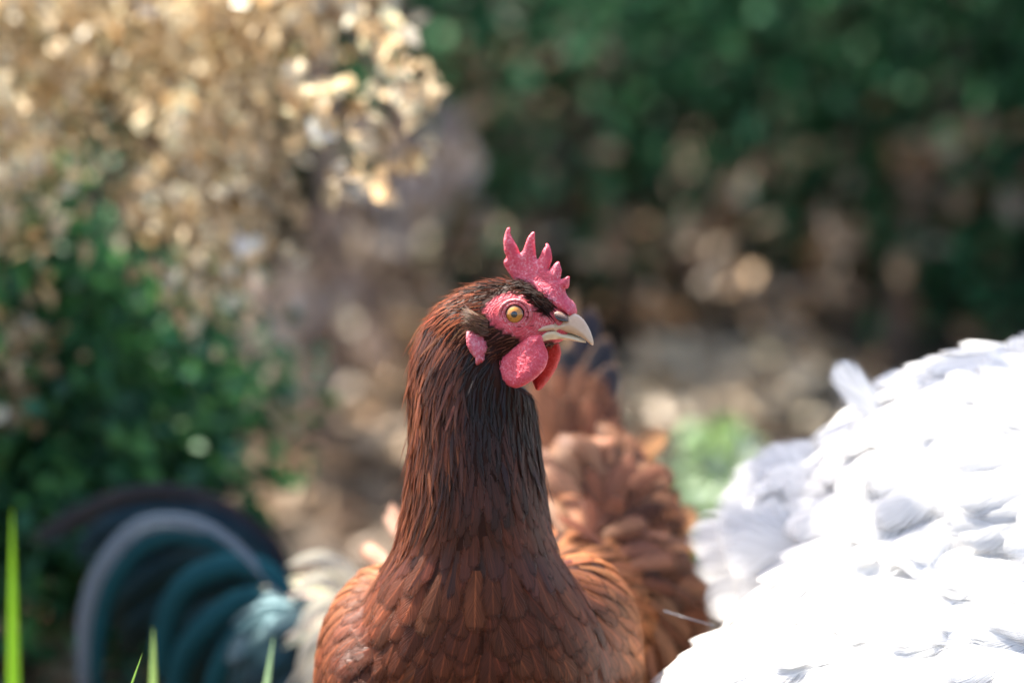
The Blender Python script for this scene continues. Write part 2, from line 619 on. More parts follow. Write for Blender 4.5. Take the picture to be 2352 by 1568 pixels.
M['sickle'] = feather_mat('sickle_feather', barbs=60, slant=0.25, fray=0.3, contrast=0.4, shaft=1.3, rough=0.34, spec=0.4, trans=0.04, bump=0.5, sheen=(0.25, 0.7, 0.85))
M['cream'] = feather_mat('cream_feather', barbs=14, slant=0.5, fray=0.2, contrast=0.3, shaft=1.1, rough=0.5, spec=0.3, trans=0.3)
M['leaf'] = leaf_mat('green_leaf', rough=0.5, trans=0.3, spec=0.25)
M['dry'] = leaf_mat('dried_leaf', rough=0.55, trans=0.3, spec=0.3)
M['litter'] = leaf_mat('litter_leaf', rough=0.5, trans=0.15, spec=0.4, var=0.7)
M['grass'] = leaf_mat('grass_blade', rough=0.4, trans=0.45, var=0.3)
M['bark'] = plain_mat('bark', (0.05, 0.036, 0.026), (0.13, 0.095, 0.07), 35.0, rough=0.85, spec=0.2, bump=0.8, bdist=0.006)
M['twig'] = plain_mat('dry_twig', (0.13, 0.085, 0.06), (0.26, 0.19, 0.145), 60.0, rough=0.75, spec=0.25, bump=0.4)
M['comb'] = skin_mat('comb_skin', (0.76, 0.085, 0.135), (0.92, 0.5, 0.56), 1000.0, trans=0.12)
M['wattle'] = skin_mat('wattle_skin', (0.74, 0.075, 0.11), (0.88, 0.30, 0.36), 1100.0, trans=0.12)
M['wattle_far'] = skin_mat('wattle_skin_backlit', (0.60, 0.03, 0.03), (0.75, 0.12, 0.12), 1100.0, trans=0.18)  # deeper red paints backlight showing through the far wattle
M['lobe'] = skin_mat('lobe_skin', (0.62, 0.11, 0.15), (0.85, 0.48, 0.52), 700.0, trans=0.08)
M['body'] = skin_mat('hen_skin', (0.68, 0.09, 0.11), (0.86, 0.42, 0.44), 900.0, wrinkle=EYE, body=(0.03, 0.009, 0.005))
M['lid'] = skin_mat('eyelid_skin', (0.55, 0.09, 0.1), (0.8, 0.4, 0.4), 1200.0)
M['beak'] = plain_mat('horn_beak', (0.56, 0.36, 0.23), (0.70, 0.50, 0.32), 90.0, rough=0.3, spec=0.5, bump=0.1, coat=0.25)
M['beak_edge'] = plain_mat('horn_pale', (0.70, 0.55, 0.33), (0.78, 0.66, 0.46), 120.0, rough=0.32, spec=0.5, bump=0.1, coat=0.2)
M['nostril'] = plain_mat('nostril_skin', (0.16, 0.09, 0.07), (0.30, 0.19, 0.15), 500.0, rough=0.5, bump=0.4)
M['black'] = plain_mat('black_gloss', (0.004, 0.004, 0.005), (0.006, 0.006, 0.008), 50.0, rough=0.1, spec=0.6, bump=0.0, coat=1.0)
M['leg'] = plain_mat('scaly_leg', (0.50, 0.33, 0.10), (0.62, 0.44, 0.16), 160.0, rough=0.5, bump=0.6, bscale=260.0)
M['skin_white'] = plain_mat('white_down', (0.72, 0.72, 0.72), (0.8, 0.8, 0.8), 60.0, rough=0.8, spec=0.1)
M['skin_dark'] = plain_mat('dark_down', (0.012, 0.014, 0.016), (0.02, 0.024, 0.026), 60.0, rough=0.7, spec=0.2)
M['straw'] = plain_mat('pale_straw', (0.10, 0.11, 0.14), (0.14, 0.15, 0.18), 60.0, rough=0.4, bump=0.0)

# iris: warm amber with a dark ring, streaked outwards from the pupil
def iris_mat():
    m, nt, out = new_mat('amber_iris')
    uv = N(nt, 'ShaderNodeUVMap'); uv.uv_map = 'UVMap'
    sp = N(nt, 'ShaderNodeSeparateXYZ'); nt.links.new(uv.outputs[0], sp.inputs[0])
    cx = N(nt, 'ShaderNodeCombineXYZ')
    nt.links.new(mth(nt, 'MULTIPLY', sp.outputs[0], 60.0), cx.inputs[0]); nt.links.new(mth(nt, 'MULTIPLY', sp.outputs[1], 3.0), cx.inputs[1])
    nz = noise(nt, cx.outputs[0], 1.0, 3.0)
    col = mixc(nt, ramp(nt, nz, 0.3, 0.7), (0.38, 0.115, 0.006), (0.62, 0.27, 0.025))
    col = mixc(nt, ramp(nt, sp.outputs[1], 0.72, 0.98, True), col, (0.18, 0.07, 0.02))
    pb = N(nt, 'ShaderNodeBsdfPrincipled'); nt.links.new(col, pb.inputs['Base Color'])
    pb.inputs['Roughness'].default_value = 0.3
    pb.inputs['Coat Weight'].default_value = 1.0; pb.inputs['Coat Roughness'].default_value = 0.03
    nt.links.new(pb.outputs[0], out.inputs[0])
    return m
M['iris'] = iris_mat()

# ------------------------------------------------------------------ ground
def ground_z(x, y):
    t = np.clip((np.asarray(y, float) - 1.6) / 2.6, 0, 1)
    bank = 0.46 * t * t * (3 - 2 * t)
    bumps = 0.02 * np.sin(3.1 * np.asarray(x) + 1.3 * np.asarray(y)) * np.sin(2.3 * np.asarray(y) - 0.7 * np.asarray(x)) * np.clip((np.asarray(y) - 0.7), 0, 1)
    return bank + bumps

def soil_mat():
    m, nt, out = new_mat('soil')
    geo = N(nt, 'ShaderNodeNewGeometry')
    a = noise(nt, geo.outputs['Position'], 4.0, 5.0, 0.6)
    b = noise(nt, geo.outputs['Position'], 55.0, 4.0, 0.65)
    col = mixc(nt, ramp(nt, a, 0.35, 0.65), (0.026, 0.017, 0.010), (0.075, 0.050, 0.030))
    col = mixc(nt, ramp(nt, b, 0.45, 0.75), col, (0.13, 0.088, 0.055))
    pb = N(nt, 'ShaderNodeBsdfPrincipled'); nt.links.new(col, pb.inputs['Base Color'])
    pb.inputs['Roughness'].default_value = 0.9
    bn = N(nt, 'ShaderNodeBump'); bn.inputs['Strength'].default_value = 0.8; bn.inputs['Distance'].default_value = 0.01
    nt.links.new(b, bn.inputs['Height']); nt.links.new(bn.outputs[0], pb.inputs['Normal'])
    nt.links.new(pb.outputs[0], out.inputs[0])
    return m

def axis_pts(lo, fine_lo, fine_hi, hi, step):
    fine = np.arange(fine_lo, fine_hi + 1e-6, step)
    left = fine_lo - np.geomspace(0.3, fine_lo - lo, 12)[::-1]
    right = fine_hi + np.geomspace(0.3, hi - fine_hi, 12)
    return np.concatenate([left, fine, right])
gx = axis_pts(-150, -3.5, 3.5, 150, 0.07)
gy = axis_pts(-150, -1.8, 6.5, 150, 0.07)
GX, GY = np.meshgrid(gx, gy)
GZ = ground_z(GX, GY)
gv = np.stack([GX.ravel(), GY.ravel(), GZ.ravel()], 1)
nx_, ny_ = len(gx), len(gy)
gf = [(j * nx_ + i, j * nx_ + i + 1, (j + 1) * nx_ + i + 1, (j + 1) * nx_ + i) for j in range(ny_ - 1) for i in range(nx_ - 1)]
ground = mesh_obj('ground', gv, gf, soil_mat())
tag(ground, 'bare brown earth rising to a bank', kind='structure')

# ------------------------------------------------------------------ leaves
def leaves_mesh(cen, length, width, dirs, nors, cols, fold=0.25, curl=0.15):
    """many leaves at once: 6 points, 4 faces each"""
    n = len(cen)
    d = dirs / np.linalg.norm(dirs, axis=1)[:, None]
    nn = nors - d * (nors * d).sum(1)[:, None]
    nn /= np.maximum(np.linalg.norm(nn, axis=1), 1e-9)[:, None]
    s = np.cross(nn, d)
    L = length[:, None]; W = width[:, None]
    p0 = cen - d * L * 0.5
    p5 = cen + d * L * 0.5 - nn * L * curl
    a = cen - d * L * 0.1
    b = cen + d * L * 0.22 - nn * L * curl * 0.3
    pts = np.stack([p0, a + s * W * 0.5 + nn * W * fold, a - s * W * 0.5 + nn * W * fold,
                    b + s * W * 0.42 + nn * W * fold * 0.8, b - s * W * 0.42 + nn * W * fold * 0.8, p5,
                    a, b], 1).reshape(-1, 3)
    base = (np.arange(n) * 8)[:, None]
    quads = np.concatenate([base + np.array([[0, 6, 1, 1]]), base + np.array([[0, 2, 6, 6]])], 0)
    F = []
    for o in range(0, n * 8, 8):
        F += [(o, o + 6, o + 1), (o, o + 2, o + 6), (o + 1, o + 6, o + 7, o + 3), (o + 6, o + 2, o + 4, o + 7), (o + 3, o + 7, o + 5), (o + 7, o + 4, o + 5)]
    return pts, F, np.repeat(cols, 8, axis=0)

def rand_unit(g, n):
    v = g.normal(size=(n, 3))
    return v / np.linalg.norm(v, axis=1)[:, None]

def palette(g, cols, n, jitter=0.25):
    c = np.array(cols)[g.integers(0, len(cols), n)]
    c = c * (1 + jitter * g.normal(size=(n, 1))).clip(0.35, 1.8)
    return np.concatenate([c.clip(0.004, 0.85), g.random((n, 1))], 1)

def foliage(name, clumps, per, rad, lsize, cols, mat, parent, seed, droop=0.0, aspect=0.55, nb=(0, 0, 0.6), kind=None):
    """clumps (n,3): leaf sprays round each point"""
    g = np.random.default_rng(seed)
    clumps = np.asarray(clumps)
    n = len(clumps) * per
    cen = np.repeat(clumps, per, 0) + g.normal(size=(n, 3)) * np.asarray(rad) * 0.5
    d = rand_unit(g, n); d[:, 2] -= droop
    nr = rand_unit(g, n) + np.asarray(nb)
    ln = lsize * (0.65 + 0.7 * g.random(n))
    cl = palette(g, cols, n)
    pc = np.repeat(0.75 + 0.5 * g.random(len(clumps)), per)
    cl[:, :3] *= pc[:, None]
    v, f, c = leaves_mesh(cen, ln, ln * aspect, d, nr, cl)
    ob = mesh_obj(name, v, f, mat, parent, cols=c, smooth=False)
    if kind: ob['kind'] = kind
    return ob

def branch(a, b, sag, r0, r1, n=8, g=rnd, wob=0.02):
    a, b = np.asarray(a, float), np.asarray(b, float)
    pts = []
    w = np.array([g.uniform(-1, 1) for _ in range(3)]) * wob
    for i in range(n + 1):
        t = i / n
        p = a + (b - a) * t
        p = p + np.array([0, 0, sag]) * 4 * t * (1 - t) + w * math.sin(t * 6.3)
        pts.append(p)
    return tube(pts, [r0 + (r1 - r0) * i / n for i in range(n + 1)], 6)

GREENS = [(0.016, 0.080, 0.032), (0.034, 0.150, 0.060), (0.006, 0.026, 0.013), (0.055, 0.19, 0.078), (0.008, 0.034, 0.018)]  # near-black greens stand in for shaded gaps between leaves
BOX = [(0.030, 0.125, 0.045), (0.052, 0.19, 0.065), (0.018, 0.08, 0.038), (0.08, 0.23, 0.065), (0.04, 0.14, 0.08)]
TANS = [(0.66, 0.52, 0.32), (0.74, 0.62, 0.42), (0.52, 0.36, 0.19), (0.80, 0.72, 0.56), (0.62, 0.47, 0.29)]
LIT_GREENS = [(0.045, 0.19, 0.085), (0.08, 0.25, 0.115), (0.012, 0.05, 0.024), (0.11, 0.28, 0.13), (0.007, 0.03, 0.015)]  # lighter copy of the greens, painting light on the top-centre shrub
LITTER = [(0.26, 0.165, 0.09), (0.34, 0.24, 0.15), (0.14, 0.08, 0.045), (0.42, 0.32, 0.22), (0.28, 0.17, 0.09)]

# ---- tall hedge shrubs on the bank
def hedge_shrub(x, y, h, rx, ry, zlow, nclump, seed, label, per=30, lsize=0.034, cols=GREENS):
    g = np.random.default_rng(seed)
    r2 = random.Random(seed)
    z0 = float(ground_z(x, y))
    e = empty('hedge_shrub', (x, y, z0), label, 'shrub', 'tall evergreen shrubs on the bank')
    stems = []
    for k in range(5):
        an = r2.uniform(0, 6.28)
        bx, by = x + 0.10 * math.cos(an), y + 0.10 * math.sin(an)
        tx, ty = x + rx * 0.6 * math.cos(an), y + ry * 0.6 * math.sin(an)
        stems.append(branch((bx, by, z0 - 0.03), (tx, ty, z0 + h * r2.uniform(0.55, 0.9)), 0.0, 0.026, 0.007, 9, r2, 0.05))
    for k in range(10):
        an = r2.uniform(0, 6.28); zz = r2.uniform(0.25, 0.7) * h
        stems.append(branch((x + 0.1 * math.cos(an), y + 0.1 * math.sin(an), z0 + zz * 0.7),
                            (x + rx * 0.9 * math.cos(an), y + ry * 0.9 * math.sin(an), z0 + zz), 0.03, 0.012, 0.004, 6, r2, 0.04))
    v, f = merge(stems)
    mesh_obj('trunk', v, f, M['bark'], e)
    cl = []
    while len(cl) < nclump:
        a = g.uniform(-1, 1, 3)
        rr = a[0] ** 2 + a[1] ** 2
        if rr > 1: continue
        zf = g.random() if g.random() < 0.22 else 0.36 * g.random()
        wid = 0.55 + 0.45 * math.sin(math.pi * min(1, zf * 1.1 + 0.1))
        low = zlow + 0.10 * math.sin(5 * a[0] + seed) + 0.06 * g.normal()
        z = low + (z0 + h - low) * zf
        cl.append((x + a[0] * rx * wid, y + a[1] * ry * wid, z))
    foliage('crown', cl, per, 0.13, lsize, cols, M['leaf'], e, seed + 1, droop=0.2)
    return e

hedge_specs = [
    (-2.3, 3.0, 1.75, 0.75, 0.60, 0.15, 260, 'tall dark evergreen shrub at the far left end of the bank'),
    (-1.35, 3.1, 1.75, 0.70, 0.60, 0.22, 260, 'tall dark evergreen shrub behind the dried tan branches'),
    (-0.40, 3.25, 1.75, 0.66, 0.60, 0.40, 300, 'tall evergreen shrub on the bank above the hen, left of the leaning trunk'),
    (0.36, 2.9, 1.75, 0.64, 0.55, 0.36, 330, 'tall evergreen shrub with the brightest green sprays, top centre'),
    (1.02, 2.8, 1.75, 0.62, 0.55, 0.16, 320, 'tall dark evergreen shrub above the white hen'),
    (1.95, 2.9, 1.75, 0.75, 0.60, 0.12, 260, 'tall dark evergreen shrub beyond the frame edge, behind the white hen'),
]
for i, sp_ in enumerate(hedge_specs):
    hedge_shrub(*sp_[:7], 100 + i * 7, sp_[7], cols=LIT_GREENS if i == 3 else GREENS)
back_specs = [
    (-2.6, 4.9, 2.9, 1.3, 0.6, 0.35, 300, 'broad dark shrub in the back row, far left'),
    (-0.7, 5.0, 2.9, 1.3, 0.6, 0.35, 330, 'broad dark shrub in the back row, behind the brown stems'),
    (1.2, 4.9, 2.9, 1.3, 0.6, 0.35, 330, 'broad dark shrub in the back row, right of the leaning trunk'),
    (3.0, 4.9, 2.9, 1.3, 0.6, 0.35, 300, 'broad dark shrub in the back row, far right'),
]
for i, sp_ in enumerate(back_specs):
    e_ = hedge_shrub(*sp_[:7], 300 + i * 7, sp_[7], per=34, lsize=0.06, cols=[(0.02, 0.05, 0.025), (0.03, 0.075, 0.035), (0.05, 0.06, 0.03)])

# ---- leaning dark trunk and bare brown stems under the shrubs
def bare_stem(name, pts, r0, r1, label, mat='bark', cat='stem', group='bare stems on the bank'):
    c = catmull(pts, 0.05)
    v, f = tube(c, list(np.linspace(r0, r1, len(c))), 10)
    o = mesh_obj(name, v, f, M[mat])
    return tag(o, label, cat, group)
def gp(px, py, d, sink=0.03):
    p = P(px, py, d); p[2] = float(ground_z(p[0], p[1])) - sink; return p
bare_stem('leaning_trunk', [gp(1180, 760, 4.2), P(1225, 560, 4.15), P(1300, 380, 4.15), P(1400, 190, 4.2), P(1500, -150, 4.3)], 0.05, 0.03,
          'dark trunk leaning up to the right behind the red comb', cat='trunk')
bare_stem('bare_stem', [gp(745, 700, 3.7), P(750, 600, 3.7), P(765, 460, 3.7), P(740, 200, 3.75), P(720, -200, 3.8)], 0.02, 0.014,
          'brown upright stem between dried branches and pale dead leaves', mat='twig')
bare_stem('bare_stem', [gp(1330, 720, 4.5), P(1420, 520, 4.5), P(1530, 330, 4.5), P(1560, 50, 4.5)], 0.025, 0.015,
          'thin brown stem right of the leaning trunk', mat='twig')
bare_stem('bare_stem', [gp(860, 800, 4.0), P(850, 640, 4.0), P(900, 500, 4.0), P(930, 300, 4.05), P(900, -100, 4.1)], 0.022, 0.014,
          'thin grey stem left of the leaning trunk', mat='twig')
bare_stem('bare_stem', [gp(2050, 800, 4.1), P(2080, 600, 4.1), P(2160, 300, 4.1), P(2250, -80, 4.2)], 0.022, 0.014,
          'slender stem above the white hen', mat='twig')

# ---- fallen leaves: thin everywhere, heaped in drifts
def to_ground(px, py):
    a = CAM; dv = unit(P(px, py, 1.0) - CAM)
    t = 1.6
    while t < 12:
        q = a + dv * t
        if q[2] < float(ground_z(q[0], q[1])): return q
        t += 0.03
    return None
g = np.random.default_rng(55)
n = 2600
lx = g.uniform(-2.6, 2.6, n); ly = 0.3 + 4.8 * g.random(n)
drifts = [(920, 470, 70, 110, 90), (690, 760, 90, 60, 90), (900, 620, 60, 60, 40), (1430, 470, 90, 80, 80), (1500, 590, 90, 70, 80), (1330, 620, 60, 60, 40), (1680, 940, 170, 50, 240), (1560, 880, 90, 40, 60), (1820, 880, 90, 60, 70), (1780, 510, 60, 50, 25), (1720, 650, 45, 60, 18),
          (1820, 730, 60, 50, 25), (1470, 640, 40, 40, 14), (2090, 520, 60, 60, 30), (2190, 280, 60, 50, 30), (2100, 440, 50, 60, 25), (1250, 560, 50, 80, 40), (1100, 560, 60, 80, 45), (820, 900, 120, 130, 45), (760, 1080, 110, 90, 30), (660, 900, 60, 60, 20),
          (160, 1450, 110, 90, 70), (330, 1480, 60, 70, 40), (600, 1180, 120, 40, 40), (1950, 620, 50, 60, 20), (1600, 760, 120, 50, 50), (1080, 820, 120, 100, 70), (1570, 1440, 60, 70, 20)]
ex, ey = [lx], [ly]
sun_pale_ix = []
for (cx_, cy_, sx_, sy_, k_) in drifts:
    for _ in range(k_):
        q = to_ground(cx_ + g.normal() * sx_ * 0.6, cy_ + g.normal() * sy_ * 0.6)
        if q is not None:
            if 1500 < cx_ < 1850 and 860 < cy_ < 960 or (cx_, cy_) in ((920, 470), (690, 760)): sun_pale_ix.append(len(ex) - 1)
            ex.append(np.array([q[0]])); ey.append(np.array([q[1]]))
lx, ly = np.concatenate(ex), np.concatenate(ey); n = len(lx)
cen = np.stack([lx, ly, ground_z(lx, ly) + 0.006 + 0.03 * g.random(n) ** 2], 1)
d = g.normal(size=(n, 3)) * np.array([1, 1, 0.25]); nr = g.normal(size=(n, 3)) * 0.4 + np.array([0, -0.45, 1.0])
ln = 0.035 + 0.045 * g.random(n)
lcol = palette(g, LITTER, n, 0.35)
straw = np.array(sun_pale_ix) + 2600  # leaves paled to paint sun on the ground strip; two left drifts just pale
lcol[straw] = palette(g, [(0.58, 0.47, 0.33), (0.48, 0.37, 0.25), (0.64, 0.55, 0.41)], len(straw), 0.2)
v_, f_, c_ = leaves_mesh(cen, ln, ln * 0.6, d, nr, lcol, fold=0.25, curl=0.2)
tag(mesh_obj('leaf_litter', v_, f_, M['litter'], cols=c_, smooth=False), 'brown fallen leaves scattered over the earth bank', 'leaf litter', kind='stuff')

# dead leaves still clinging to the bare stems
cl = [P(x, y, dd) for x, y, dd in [(930, 420, 3.7), (900, 520, 3.7), (950, 470, 3.8), (880, 600, 3.7), (1350, 460, 4.3), (1420, 560, 4.3), (1480, 480, 4.4),
      (1560, 560, 4.4), (1370, 640, 4.3), (1180, 140, 4.0), (1230, 170, 4.0), (1300, 290, 4.2), (1350, 260, 4.2), (1110, 260, 4.0), (2190, 280, 4.0), (2260, 350, 4.0), (2080, 560, 4.0), (2130, 470, 4.0), (2000, 380, 4.1),
      (1790, 500, 4.0), (1810, 740, 3.8), (1720, 650, 3.8), (1470, 640, 3.9), (1650, 540, 3.9), (1900, 640, 3.9), (1560, 700, 3.8), (2010, 640, 3.9), (1330, 560, 4.0)]]
tag(foliage('dead_leaves', cl, 12, 0.11, 0.045, LITTER + [(0.5, 0.4, 0.3)], M['litter'], None, 77, droop=0.5), 'withered brown leaves clinging to the bare stems', 'dead leaves', kind='stuff')

tag(foliage('pale_dead_leaves', [P(955, 400, 3.7), P(945, 450, 3.7), P(925, 500, 3.7), P(905, 560, 3.72), P(885, 610, 3.72), P(920, 440, 3.72), P(690, 740, 3.6), P(650, 760, 3.6), P(720, 780, 3.6)], 9, 0.07, 0.075, [(0.46, 0.37, 0.31), (0.38, 0.29, 0.24), (0.54, 0.46, 0.40)], M['litter'], None, 79, droop=1.2, nb=(0, -0.8, 0.5)),
    'pale curled dead leaves hanging on a thin stem left of the comb', 'dead leaves', kind='stuff')
# ---- unseen tree added at the left, crown placed to shade ground and dapple light
tree = empty('unseen_shade_tree', (-2.0, 2.2, float(ground_z(-2.0, 2.2))), 'unseen leafy tree added at the left to shade the ground and white hen', 'tree')
g = np.random.default_rng(91)
tcl = [(-1.1 + 0.62 * math.cos(a) * r, 2.4 + 0.75 * math.sin(a) * r, 2.15 + 0.3 * h) for a, r, h in zip(g.uniform(0, 6.28, 85), np.sqrt(g.random(85)), g.uniform(-1, 1, 85))]
tcl += [(-0.72 + 0.27 * t + g.normal() * 0.03, 0.84 + 0.03 * g.normal() + 0.03 * t, 2.0 + 0.04 * g.normal()) for t in np.linspace(0.34, 1, 10)]
foliage('crown', tcl, 26, 0.14, 0.05, GREENS, M['leaf'], tree, 92)
tb = [branch((-2.0, 2.2, -0.02), (-1.6, 2.1, 1.7), 0.0, 0.05, 0.03, 9, rnd, 0.04), branch((-1.62, 2.1, 1.65), (-0.7, 2.0, 2.2), 0.05, 0.026, 0.008, 8, rnd, 0.03),
      branch((-1.3, 2.06, 1.9), (-0.45, 0.87, 2.02), 0.05, 0.018, 0.004, 9, rnd, 0.03), branch((-1.5, 2.1, 1.8), (-1.3, 2.4, 2.4), 0.02, 0.018, 0.006, 6, rnd, 0.03)]
v, f = merge(tb); mesh_obj('trunk', v, f, M['bark'], tree)

# ---- clipped box shrub, left
bx, by = -0.55, 0.92
box = empty('box_shrub', (bx, by, 0.0), 'rounded dark green box shrub under the dried tan branches', 'shrub')
g = np.random.default_rng(21)
cl = []
while len(cl) < 600:
    a = g.uniform(-1, 1, 3)
    r = np.linalg.norm(a)
    if r > 1 or r < 0.45: continue
    zz = (a[2] + 1) / 2
    rr = 0.40 * (1.0 - 0.36 * zz)
    cl.append((bx + a[0] * rr * (1 + 0.1 * math.sin(7 * a[2])), by + a[1] * 0.30, 0.04 + 0.43 * zz + 0.03 * math.sin(6 * a[0])))
foliage('crown', cl, 26, 0.07, 0.022, BOX, M['leaf'], box, 22, aspect=0.6)
st = [branch((bx + rnd.uniform(-.04, .04), by + rnd.uniform(-.04, .04), -0.02), (bx + rnd.uniform(-.3, .3), by + rnd.uniform(-.25, .25), rnd.uniform(0.22, 0.4)), 0.02, 0.012, 0.003, 7, rnd, 0.02) for _ in range(12)]
v, f = merge(st); mesh_obj('trunk', v, f, M['bark'], box)

# ---- dried shrub: bleached tan sprays hanging over the box shrub
dr = empty('dried_shrub', (-0.85, 1.15, 0.0), 'dead shrub with drooping branches of papery tan leaves', 'shrub')
mass = [(-60, -80), (860, -80), (800, 60), (650, 140), (570, 300), (610, 380), (590, 490), (540, 570), (480, 650), (440, 560), (380, 540), (330, 450), (220, 350), (110, 360), (50, 480), (-60, 570)]
gaps = [(60, 150, 75), (190, 270, 85), (20, 40, 70), (330, 240, 45), (540, 520, 40), (270, 370, 55), (470, 330, 45), (120, 20, 40), (400, 60, 40), (590, 200, 45)]
g = np.random.default_rng(31)
cl = []
while len(cl) < 140:
    x, y = g.uniform(-60, 900), g.uniform(-80, 740)
    if not inside(mass, x, y): continue
    if any((x - a) ** 2 + (y - b) ** 2 < r * r for a, b, r in gaps): continue
    if x > 700 and g.random() < 0.6: continue
    cl.append(P(x, y, 2.16 + 0.25 * g.random()))
for x, y in [(20, 700), (15, 780), (25, 830), (30, 880), (10, 920), (0, 860), (480, 660), (470, 700), (600, 580)]:
    cl.append(P(x, y, 2.2))
# beyond the frame, so that the shrub does not end at its edge
for _ in range(90):
    cl.append(P(g.uniform(-500, -40), g.uniform(-190, 800), 2.16 + 0.3 * g.random()))
for _ in range(70):
    cl.append(P(g.uniform(-200, 800), g.uniform(-190, -60), 2.16 + 0.3 * g.random()))
foliage('crown', cl, 20, 0.045, 0.0175, TANS, M['dry'], dr, 32, droop=0.9, nb=(-0.2, -0.5, 0.5), aspect=0.55)
sp2 = [(730, 300), (660, 210), (590, 30), (870, 400), (860, 330), (790, 390), (865, 265), (780, 220), (880, 150), (930, 190), (950, 215), (880, 60), (940, 370), (830, 20)]
foliage('outer_sprays', [P(x, y, 2.0) for x, y in sp2], 7, 0.018, 0.019, TANS, M['dry'], dr, 33, droop=0.3, aspect=0.75, nb=2.2 * unit(np.array(SUN_DIR) - FW))
tw = []
root = np.array([-0.85, 1.15, 0.0])
top = P(-350, -250, 2.5)
tw.append(branch(root, top, 0.05, 0.03, 0.016, 10, rnd, 0.03))
for (x, y, dd, sag) in [(900, 100, 2.42, 0.16), (950, 300, 2.42, 0.17), (980, 420, 2.42, 0.2), (680, 500, 2.5, 0.15), (500, 720, 2.5, 0.13), (300, 600, 2.6, 0.12), (20, 900, 2.45, 0.12), (850, 0, 2.5, 0.1), (600, 300, 2.6, 0.12), (150, 350, 2.6, 0.1), (420, 120, 2.6, 0.06)]:
    tw.append(branch(P(-320 + rnd.uniform(-60, 60), -200 + rnd.uniform(-60, 100), 2.45), P(x, y, dd - 0.27), sag, 0.008, 0.0022, 12, rnd, 0.012))
v, f = merge(tw); mesh_obj('trunk', v, f, M['twig'], dr)

# ---- leafy weed and grass catching light between the birds
weed = empty('weed_clump', gp(1600, 1130, 3.1, 0), 'pale green leafy weed between brown and white hens', 'weed')
g = np.random.default_rng(41)
wl = [P(1470 + 230 * g.random(), 1000 + 200 * g.random() ** 0.8, 2.7 + 0.6 * g.random()) for _ in range(24)]
foliage('leaves', wl, 5, 0.025, 0.035, [(0.30, 0.46, 0.16), (0.40, 0.54, 0.34), (0.50, 0.60, 0.50), (0.22, 0.38, 0.09)], M['grass'], weed, 42, aspect=0.7)
b0 = weed.location
v, f = merge([branch(np.array(b0) + np.array([rnd.uniform(-.02, .02), 0, -0.02]), p, 0.0, 0.003, 0.0012, 5, rnd, 0.006) for p in wl])
mesh_obj('stem', v, f, M['grass'], weed, cols=np.tile([0.15, 0.3, 0.06, 0.5], (len(v), 1)))

def blade(pts, W, tint, label):
    fs = Feathers()
    free_feather(fs, pts, -FW, W, lambda v, w: w * (1 - v ** 4.5 * 0.98), 14, 3, tint, camber=-0.25)
    o = fs.build('grass_blade', M['grass'], None)
    return tag(o, label, 'grass blade', 'grass blades in front')
def bz(px, py, d): return P(px, py, d)
def foot(px, d):
    p = P(px, 1568, d); p[2] = -0.005; return p
def grass(px0, px1, py1, d, bow, W, tnt, label):
    a, b = foot(px0, d), P(px1, py1, d)
    m1, m2 = a + (b - a) * 0.4 + RT * bow, a + (b - a) * 0.75 + RT * bow * 0.6
    blade([a, m1, m2, b], W, tnt, label)
grass(14, 28, 1165, 1.22, 0.001, 0.0085, (0.17, 0.36, 0.02, 0.2), 'broad bright green grass blade at the left edge')
grass(100, 327, 1499, 1.46, -0.012, 0.0048, (0.22, 0.40, 0.08, 0.5), 'thin sharp grass blade leaning right')
grass(345, 352, 1440, 1.29, 0.0, 0.0092, (0.30, 0.46, 0.14, 0.7), 'blurred upright grass blade before the dark rooster tail')
grass(510, 628, 1462, 1.30, -0.006, 0.009, (0.34, 0.52, 0.28, 0.9), 'blurred pale grass blade beside the cream saddle feathers')

# ------------------------------------------------------------------ chicken legs
def legs(parent, hips, spread_dir, mat, hip_r=0.022):
    for hp in hips:
        hp = np.asarray(hp, float)
        ankle = np.array([hp[0], hp[1] - 0.01, 0.022])
        knee = np.array([hp[0], hp[1] + 0.03, 0.095])
        parts = [tube([hp, (hp + knee) / 2 + np.array([0, 0.004, 0]), knee], [hip_r, hip_r * 0.62, 0.0085], 10),
                 tube([knee, (knee + ankle) / 2, ankle, ankle - np.array([0, 0, 0.012])], [0.0085, 0.0062, 0.0068, 0.007], 10)]
        base = math.atan2(spread_dir[1], spread_dir[0])
        for an, ln in ((base, 0.062), (base + 0.6, 0.052), (base - 0.6, 0.052), (base + math.pi, 0.026)):
            dd = np.array([math.cos(an), math.sin(an), 0])
            p0 = ankle - np.array([0, 0, 0.012])
            parts.append(tube([p0, p0 + dd * ln * 0.5 + np.array([0, 0, 0.001]), p0 + dd * ln * 0.85 + np.array([0, 0, -0.004]), p0 + dd * ln + np.array([0, 0, -0.008])],
                              [0.0062, 0.005, 0.004, 0.0012], 8))
        v, f = merge(parts)
        mesh_obj('leg', v, f, mat, parent)

# ------------------------------------------------------------------ the brown hen
hen = empty('brown_hen', (P(1130, 1568, 1.6)[0], P(1130, 1568, 1.6)[1], 0.0), 'russet brown hen with pink comb, head turned to the side', 'hen')
